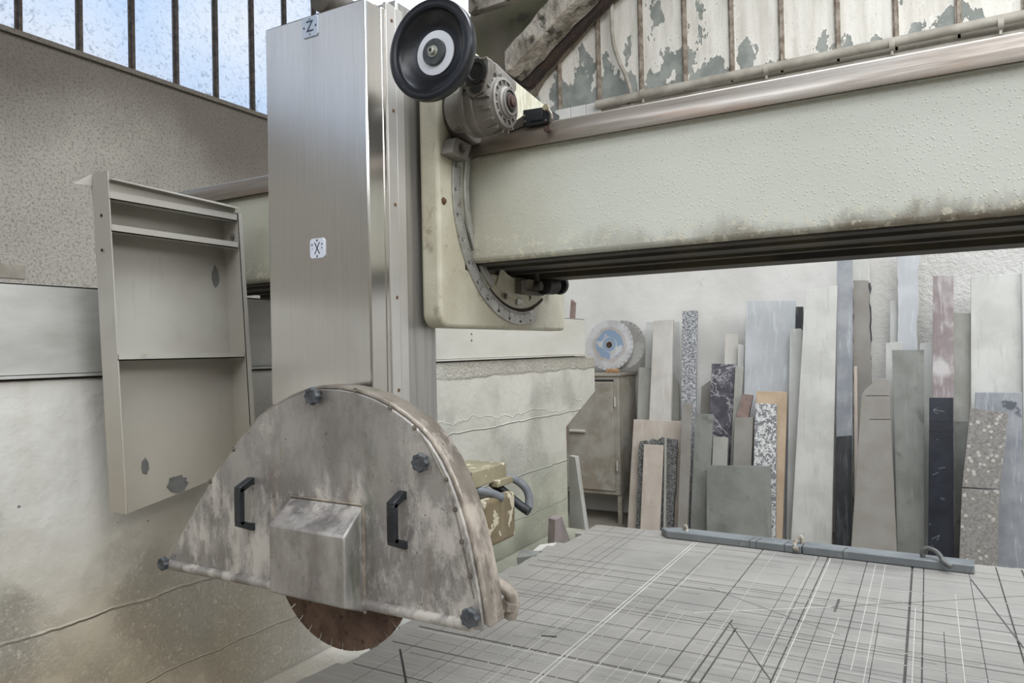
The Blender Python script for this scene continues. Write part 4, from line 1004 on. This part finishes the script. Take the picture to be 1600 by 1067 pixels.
# ------------------------------------------------------------------ steel cabinet in the back corner, blades on top
CY0 = 6.5
cb_ = thing('steel_cabinet', 'grimy grey steel cabinet on legs beyond the runway wall', 'cabinet', (-2.9, CY0+.22, 0))
obj('cabinet_body', MB().box((-3.30, CY0, .27), (-2.53, 6.97, 1.39)), M['cabinet'], cb_, bevel=.006)
obj('cabinet_top', MB().box((-3.33, CY0-.02, 1.385), (-2.51, 6.98, 1.415)), M['cabinet'], cb_, bevel=.004)
dr = obj('door', MB().prism([(-3.25, CY0-.018, .31), (-2.575, CY0-.018, .31), (-2.585, CY0-.018, 1.33), (-3.25, CY0-.018, 1.33)], (0, .014, 0)), M['cabinet'], cb_, bevel=.004)
obj('door_gap', MB().box((-3.27, CY0-.003, 1.335), (-2.575, CY0-.001, 1.352)), M['ink'], cb_)
obj('hinge', MB().lathe([(.009, 0), (.009, .09)], (-2.565, CY0-.014, 1.10), (0, 0, 1), 10), M['galv'], dr)
obj('hinge', MB().lathe([(.009, 0), (.009, .09)], (-2.555, CY0-.014, .50), (0, 0, 1), 10), M['galv'], dr)
obj('latch', MB().lathe([(.016, 0), (.016, .16)], (-3.02, CY0-.04, .862), (1, 0, 0), 12).box((-3.02, CY0-.05, .85), (-2.95, CY0-.018, .875)), M['galv'], dr)
for x in (-3.26, -2.57):
    for y in (CY0+.02, 6.9): obj('leg', MB().box((x-.0, y, 0), (x+.04, y+.04, .27)), M['cabinet'], cb_)
def disc(name, cpx, y, r, m, label, lean=.03, ns=30):
    c = at(*cpx, 1, y); t_ = thing(name, label, 'blade', (c.x, y, c.z-r))
    p = []
    for k in range(ns):
        a0 = 2*PI*k/ns; st_ = 2*PI/ns
        for q in range(4):
            a = a0 + st_*.14 + st_*.86*q/3; p.append(Vector((c.x+math.cos(a)*r, y + lean*math.sin(a), c.z+math.sin(a)*r)))
        for da in (0, .14):
            a = a0 + st_ + st_*da; p.append(Vector((c.x+math.cos(a)*r*.90, y + lean*math.sin(a)*.9, c.z+math.sin(a)*r*.90)))
    obj('blade_disc', MB().prism(p, (0, .006, 0)), m, t_, smooth=False)
    obj('arbor_plug', MB().lathe([(.03, 0), (.03, .004)], (c.x, y, c.z), (0, -1, 0), 24), M['brown'] if m is M['disc'] else M['disc_grey'], t_)
disc('diamond_disc', (952, 539), 6.60, .240, M['disc'], 'round saw blade with worn blue rings standing on the cabinet')
disc('diamond_disc', (971, 539), 6.68, .235, M['disc_grey'], 'plain grey saw blade half hidden behind the blue ringed blade')
c = at(957, 577, 1, 6.53)
tag(obj('wood_scrap', MB().box((c.x-.055, 6.50, 1.416), (c.x+.06, 6.56, 1.452)), M['wood_chip'], bevel=.006, origin=(c.x, 6.53, 1.416)), 'small orange brown wood scrap lying on the cabinet top', 'scrap')

# ------------------------------------------------------------------ stone slabs leaning on the back wall
SL = .095
def slab(label, pts, yb, m, th=.025, name='stone_offcut', grounded=True, rough=0, sl=SL):
    """pts: visible outline (clockwise from top left); the last two are the bottom right and bottom left corners"""
    nrm = Vector((0, 1, -sl)).normalized(); p0 = Vector((0, yb, 0))
    P_ = [on_plane(a, b, p0, nrm) for a, b in pts]
    if grounded:
        for i, j in ((-2, -3), (-1, 0)):
            a, b = P_[j], P_[i]; t_ = (0 - a.z)/(b.z - a.z); P_[i] = a + (b-a)*t_
    if rough:
        out = []
        for a, b in zip(P_, P_[1:] + P_[:1]):
            n = max(1, int((b-a).length/.05))
            for k in range(n):
                q_ = a.lerp(b, k/n)
                if k: q_ = q_ + Vector((random.uniform(-rough, rough), 0, random.uniform(-rough, rough)*.5))
                out.append(q_)
        P_ = out
    c = sum(P_, Vector())/len(P_); c.z = min(v.z for v in P_); c.y = P_[-1].y if grounded else c.y
    return tag(obj(name, MB().prism(P_, nrm*th), m, bevel=.003, origin=c), label, 'stone')
def S(k): return 6.66 - .066*k     # depth of a layer, 0 = against the wall
# left cluster
slab('wide faint beige panel furthest back behind the tall beige plank', [(1009, 503), (1062, 502), (1064, 700), (1005, 700)], S(0), M['palegrey'])
slab('tall warm beige plank rising above its neighbours near the cabinet', [(1021, 501), (1051, 499), (1047, 700), (1012, 700)], S(3), M['beige'], .05)
slab('low broad greyish board behind the tall beige plank near the cabinet', [(998, 574), (1049, 574), (1060, 600), (1062, 700), (994, 700)], S(1.5), M['midgrey'])
slab('broad pinkish board carrying a jagged granite offcut in front', [(990, 655), (1064, 658), (1061, 830), (980, 828)], S(5), M['pink_beige'])
slab('jagged dark speckled granite offcut with broken top edge', [(999, 690), (1008, 688), (1014, 690), (1018, 685), (1026, 688), (1034, 683), (1044, 685), (1058, 687), (1056, 760), (1050, 833), (993, 828)], S(6.2), M['granite_dark'], .03, rough=.006)
slab('narrow pinkish plank standing before the jagged granite offcut', [(1006, 694), (1036, 696), (1030, 832), (1000, 830)], S(7.2), M['pink_beige'], .03)
slab('thin grey strip stuck upright on the jagged granite offcut', [(1038, 683), (1041, 683), (1040, 832), (1036, 832)], S(7), M['midgrey'], .02)
slab('very tall narrow speckled granite strip with a hairline crack', [(1066, 486), (1089, 485), (1086, 700), (1079, 830), (1062, 830)], S(3.5), M['granite_mid'], .04)
slab('narrow pitted beige plank standing before the speckled granite strip', [(1066, 629), (1081, 629), (1074, 832), (1058, 832)], S(7.5), M['taupe'], .03)
slab('smooth grey green plank left of the square grey green slab', [(1086, 646), (1114, 647), (1104, 838), (1078, 835)], S(7), M['greygreen'], .03)
slab('dark marble slab with white veins', [(1112, 568), (1149, 569), (1140, 760), (1104, 760)], S(4), M['veined'], .025)
slab('plain grey plank standing right beside the white veined marble', [(1149, 571), (1161, 573), (1148, 780), (1138, 780)], S(4.6), M['midgrey'], .02)
slab('small pale grey block standing in front of the veined marble', [(1114, 682), (1137, 684), (1134, 760), (1111, 760)], S(6), M['midgrey'], .05)
slab('pale thin board behind the top of the veined marble', [(1133, 522), (1154, 522), (1152, 700), (1126, 700)], S(1), M['beige'], .02)
slab('short pale strip between the thin board and the broad blue slab', [(1153, 538), (1163, 539), (1160, 700), (1150, 700)], S(1.8), M['palegrey'], .02)
slab('dull thin brown board low behind the veined marble', [(1096, 604), (1110, 594), (1112, 760), (1090, 760)], S(1.4), M['taupe'], .02)
s15 = slab('grey plank with a small reddish stone on its top', [(1148, 652), (1177, 652), (1171, 790), (1143, 790)], S(6.2), M['taupe'], .05)
slab('small dull red stone perched on top of a grey plank', [(1160, 615), (1176, 617), (1169, 653), (1150, 651)], S(6.2)+.02, M['reddish'], .05, name='stone_block', grounded=False)
slab('broad pale blue grey slab rising high in the middle', [(1166, 470), (1243, 469), (1238, 700), (1160, 700)], S(2.6), M['paleblue'], .03)
slab('ochre sandstone board behind the salt and pepper granite', [(1182, 611), (1230, 612), (1222, 860), (1176, 860)], S(5.2), M['sand'], .03)
slab('salt and pepper granite slab in front of the ochre board', [(1180, 630), (1213, 631), (1211, 860), (1174, 860)], S(6.6), M['granite_white'], .05)
slab('square grey green slab in the front row by the bar', [(1104, 727), (1203, 728), (1205, 860), (1104, 856)], S(9), M['greygreen'], .035)
slab('narrow whitish plank with rounded top left of the big pale slab', [(1234, 516), (1238, 514), (1251, 513), (1253, 516), (1247, 860), (1228, 860)], S(4), M['palegrey'], .03)
slab('dark strip filling the gap beside the broad blue slab', [(1240, 479), (1255, 479), (1254, 700), (1238, 700)], S(1), M['black_stone'], .02)  # dark filler strip, drawn as a thin leaning piece
slab('big pale grey slab left of the blue grey slate post', [(1258, 454), (1308, 446), (1306, 520), (1299, 870), (1234, 870)], S(6.5), M['white_stone'], .04)
# right cluster
slab('tall blue grey slate post darkening to charcoal below', [(1308, 385), (1332, 385), (1332, 680), (1330, 870), (1305, 870)], S(5.2), M['slate_blue'], .035)
slab('charcoal slate slab standing low before the blue grey post', [(1307, 682), (1331, 680), (1330, 870), (1304, 870)], S(5.9), M['black_stone'], .03)
slab('taupe slab with a crumbling dark right edge', [(1333, 438), (1357, 438), (1358, 480), (1361, 540), (1362, 600), (1362, 760), (1333, 760)], S(2.2), M['taupe'], .03, rough=.008)
slab('dark thin slab edge peeping past the crumbling taupe slab', [(1352, 439), (1360, 442), (1361, 600), (1364, 760), (1350, 760)], S(1.7), M['black_stone'], .02, rough=.012)
slab('pale rounded pillar slab behind the crumbling taupe slab', [(1331, 385), (1359, 385), (1359, 600), (1331, 600)], S(.4), M['white_stone'], .03)
slab('thin beige stick standing left of the pointed sandstone slab', [(1334, 572), (1339, 572), (1341, 760), (1335, 760)], S(4.5), M['pink_beige'], .015, name='stone_strip')
slab('very tall bluish white slab with a ragged right edge', [(1402, 385), (1437, 385), (1437, 396), (1434, 430), (1436, 470), (1433, 500), (1434, 545), (1436, 760), (1405, 760)], S(1.6), M['paleblue'], .03, rough=.005)
slab('pale plain slab left of the ragged bluish white slab', [(1391, 470), (1406, 470), (1405, 760), (1388, 760)], S(.6), M['palegrey'], .02)
slab('white slab corner behind the tall plain grey slab', [(1384, 536), (1410, 533), (1408, 760), (1383, 760)], S(3), M['white_stone'], .02)
t28 = slab('tapering sandstone slab with a pointed top', [(1346, 617), (1352, 608), (1371, 592), (1389, 592), (1391, 640), (1402, 872), (1329, 866)], S(10), M['taupe'], .035)
slab('tall plain grey slab right of the pointed sandstone slab', [(1394, 547), (1444, 546), (1445, 876), (1402, 876)], S(7), M['greygreen'], .03)
slab('pale slab low between the grey slab and reddish post', [(1437, 536), (1460, 535), (1460, 700), (1437, 700)], S(2.6), M['palegrey'], .02)
slab('dusty reddish marble post with whitened top', [(1458, 431), (1490, 429), (1491, 760), (1456, 760)], S(6), M['redwhite'], .05)
nv = slab('navy black polished slab with scratched marks', [(1452, 621), (1490, 621), (1491, 880), (1450, 880)], S(9), M['navy'], .04)
slab('dark grey weathered slab right of the reddish post', [(1490, 488), (1517, 489), (1515, 760), (1490, 760)], S(3), M['midgrey'], .03)
slab('greenish grey slab low right of the navy slab', [(1491, 658), (1512, 658), (1505, 880), (1488, 880)], S(4.4), M['greygreen'], .03)
slab('very broad pale slab standing tall at the far right', [(1517, 432), (1596, 427), (1600, 760), (1517, 760)], S(4), M['white_stone'], .035)
slab('blue grey slab below the broad pale one behind the pebbly stone', [(1524, 613), (1597, 613), (1602, 900), (1520, 900)], S(6.4), M['slate_blue'], .03)
slab('pale thin slab at the very right edge of the stack', [(1597, 410), (1640, 410), (1640, 760), (1599, 760)], S(4.6), M['palegrey'], .02)
slab('lower piece of the broken pebbly brown slab', [(1503, 763), (1561, 766), (1559, 895), (1498, 893)], S(10), M['pudding'], .05)
slab('upper piece of the broken pebbly brown slab', [(1516, 637), (1576, 645), (1562, 764), (1503, 761)], S(10), M['pudding'], .05, grounded=False)
# saw cuts in the pointed slab and marks on the navy slab
nrm = Vector((0, 1, -SL)).normalized()
def marks(parent, yb, segs, m, w=.004, name='saw_cut'):
    p0 = Vector((0, yb-.0015, 0))
    for a, b in segs:
        A_, B_ = on_plane(*a, p0, nrm), on_plane(*b, p0, nrm); d_ = (B_-A_).normalized(); u_ = d_.cross(nrm)*w/2
        o = obj(name, MB().prism([v - parent.location for v in (A_-u_, B_-u_, B_+u_, A_+u_)], nrm*.002), m); o.parent = parent
marks(t28, S(10), [((1353, 618), (1389, 618)), ((1358, 655), (1391, 655))], M['ink'])
marks(nv, S(9), [((1452, 658), (1490, 658)), ((1452, 674), (1490, 674)), ((1459, 684), (1490, 684)), ((1485, 621), (1485, 880))], M['ink'])
marks(nv, S(9), [((1458, 640), (1476, 643)), ((1458, 641), (1464, 646)), ((1459, 640), (1464, 637)), ((1457, 742), (1466, 738)), ((1467, 732), (1477, 730)), ((1456, 842), (1468, 836)), ((1468, 836), (1464, 844))], M['bar'], .0035, 'scratch')
marks(t28, S(10), [], M['ink'])
# pale plank leaning high behind the steel guard
p = [at(884, 494, 1, 6.3), at(892, 468, 1, 6.3), at(897, 473, 1, 6.3)]
tag(obj('stone_strip', MB().prism([p[1], p[2], Vector((at(868, 520, 1, 6.3).x, 6.3, 0)), Vector((at(861, 520, 1, 6.3).x, 6.3, 0))], (0, .05, 0)), M['reddish'], origin=p[0]), 'small brown strip tip sticking up beyond the steel guard sheet', 'strip')
for o in bpy.data.objects:
    if '_o' in o: del o['_o']
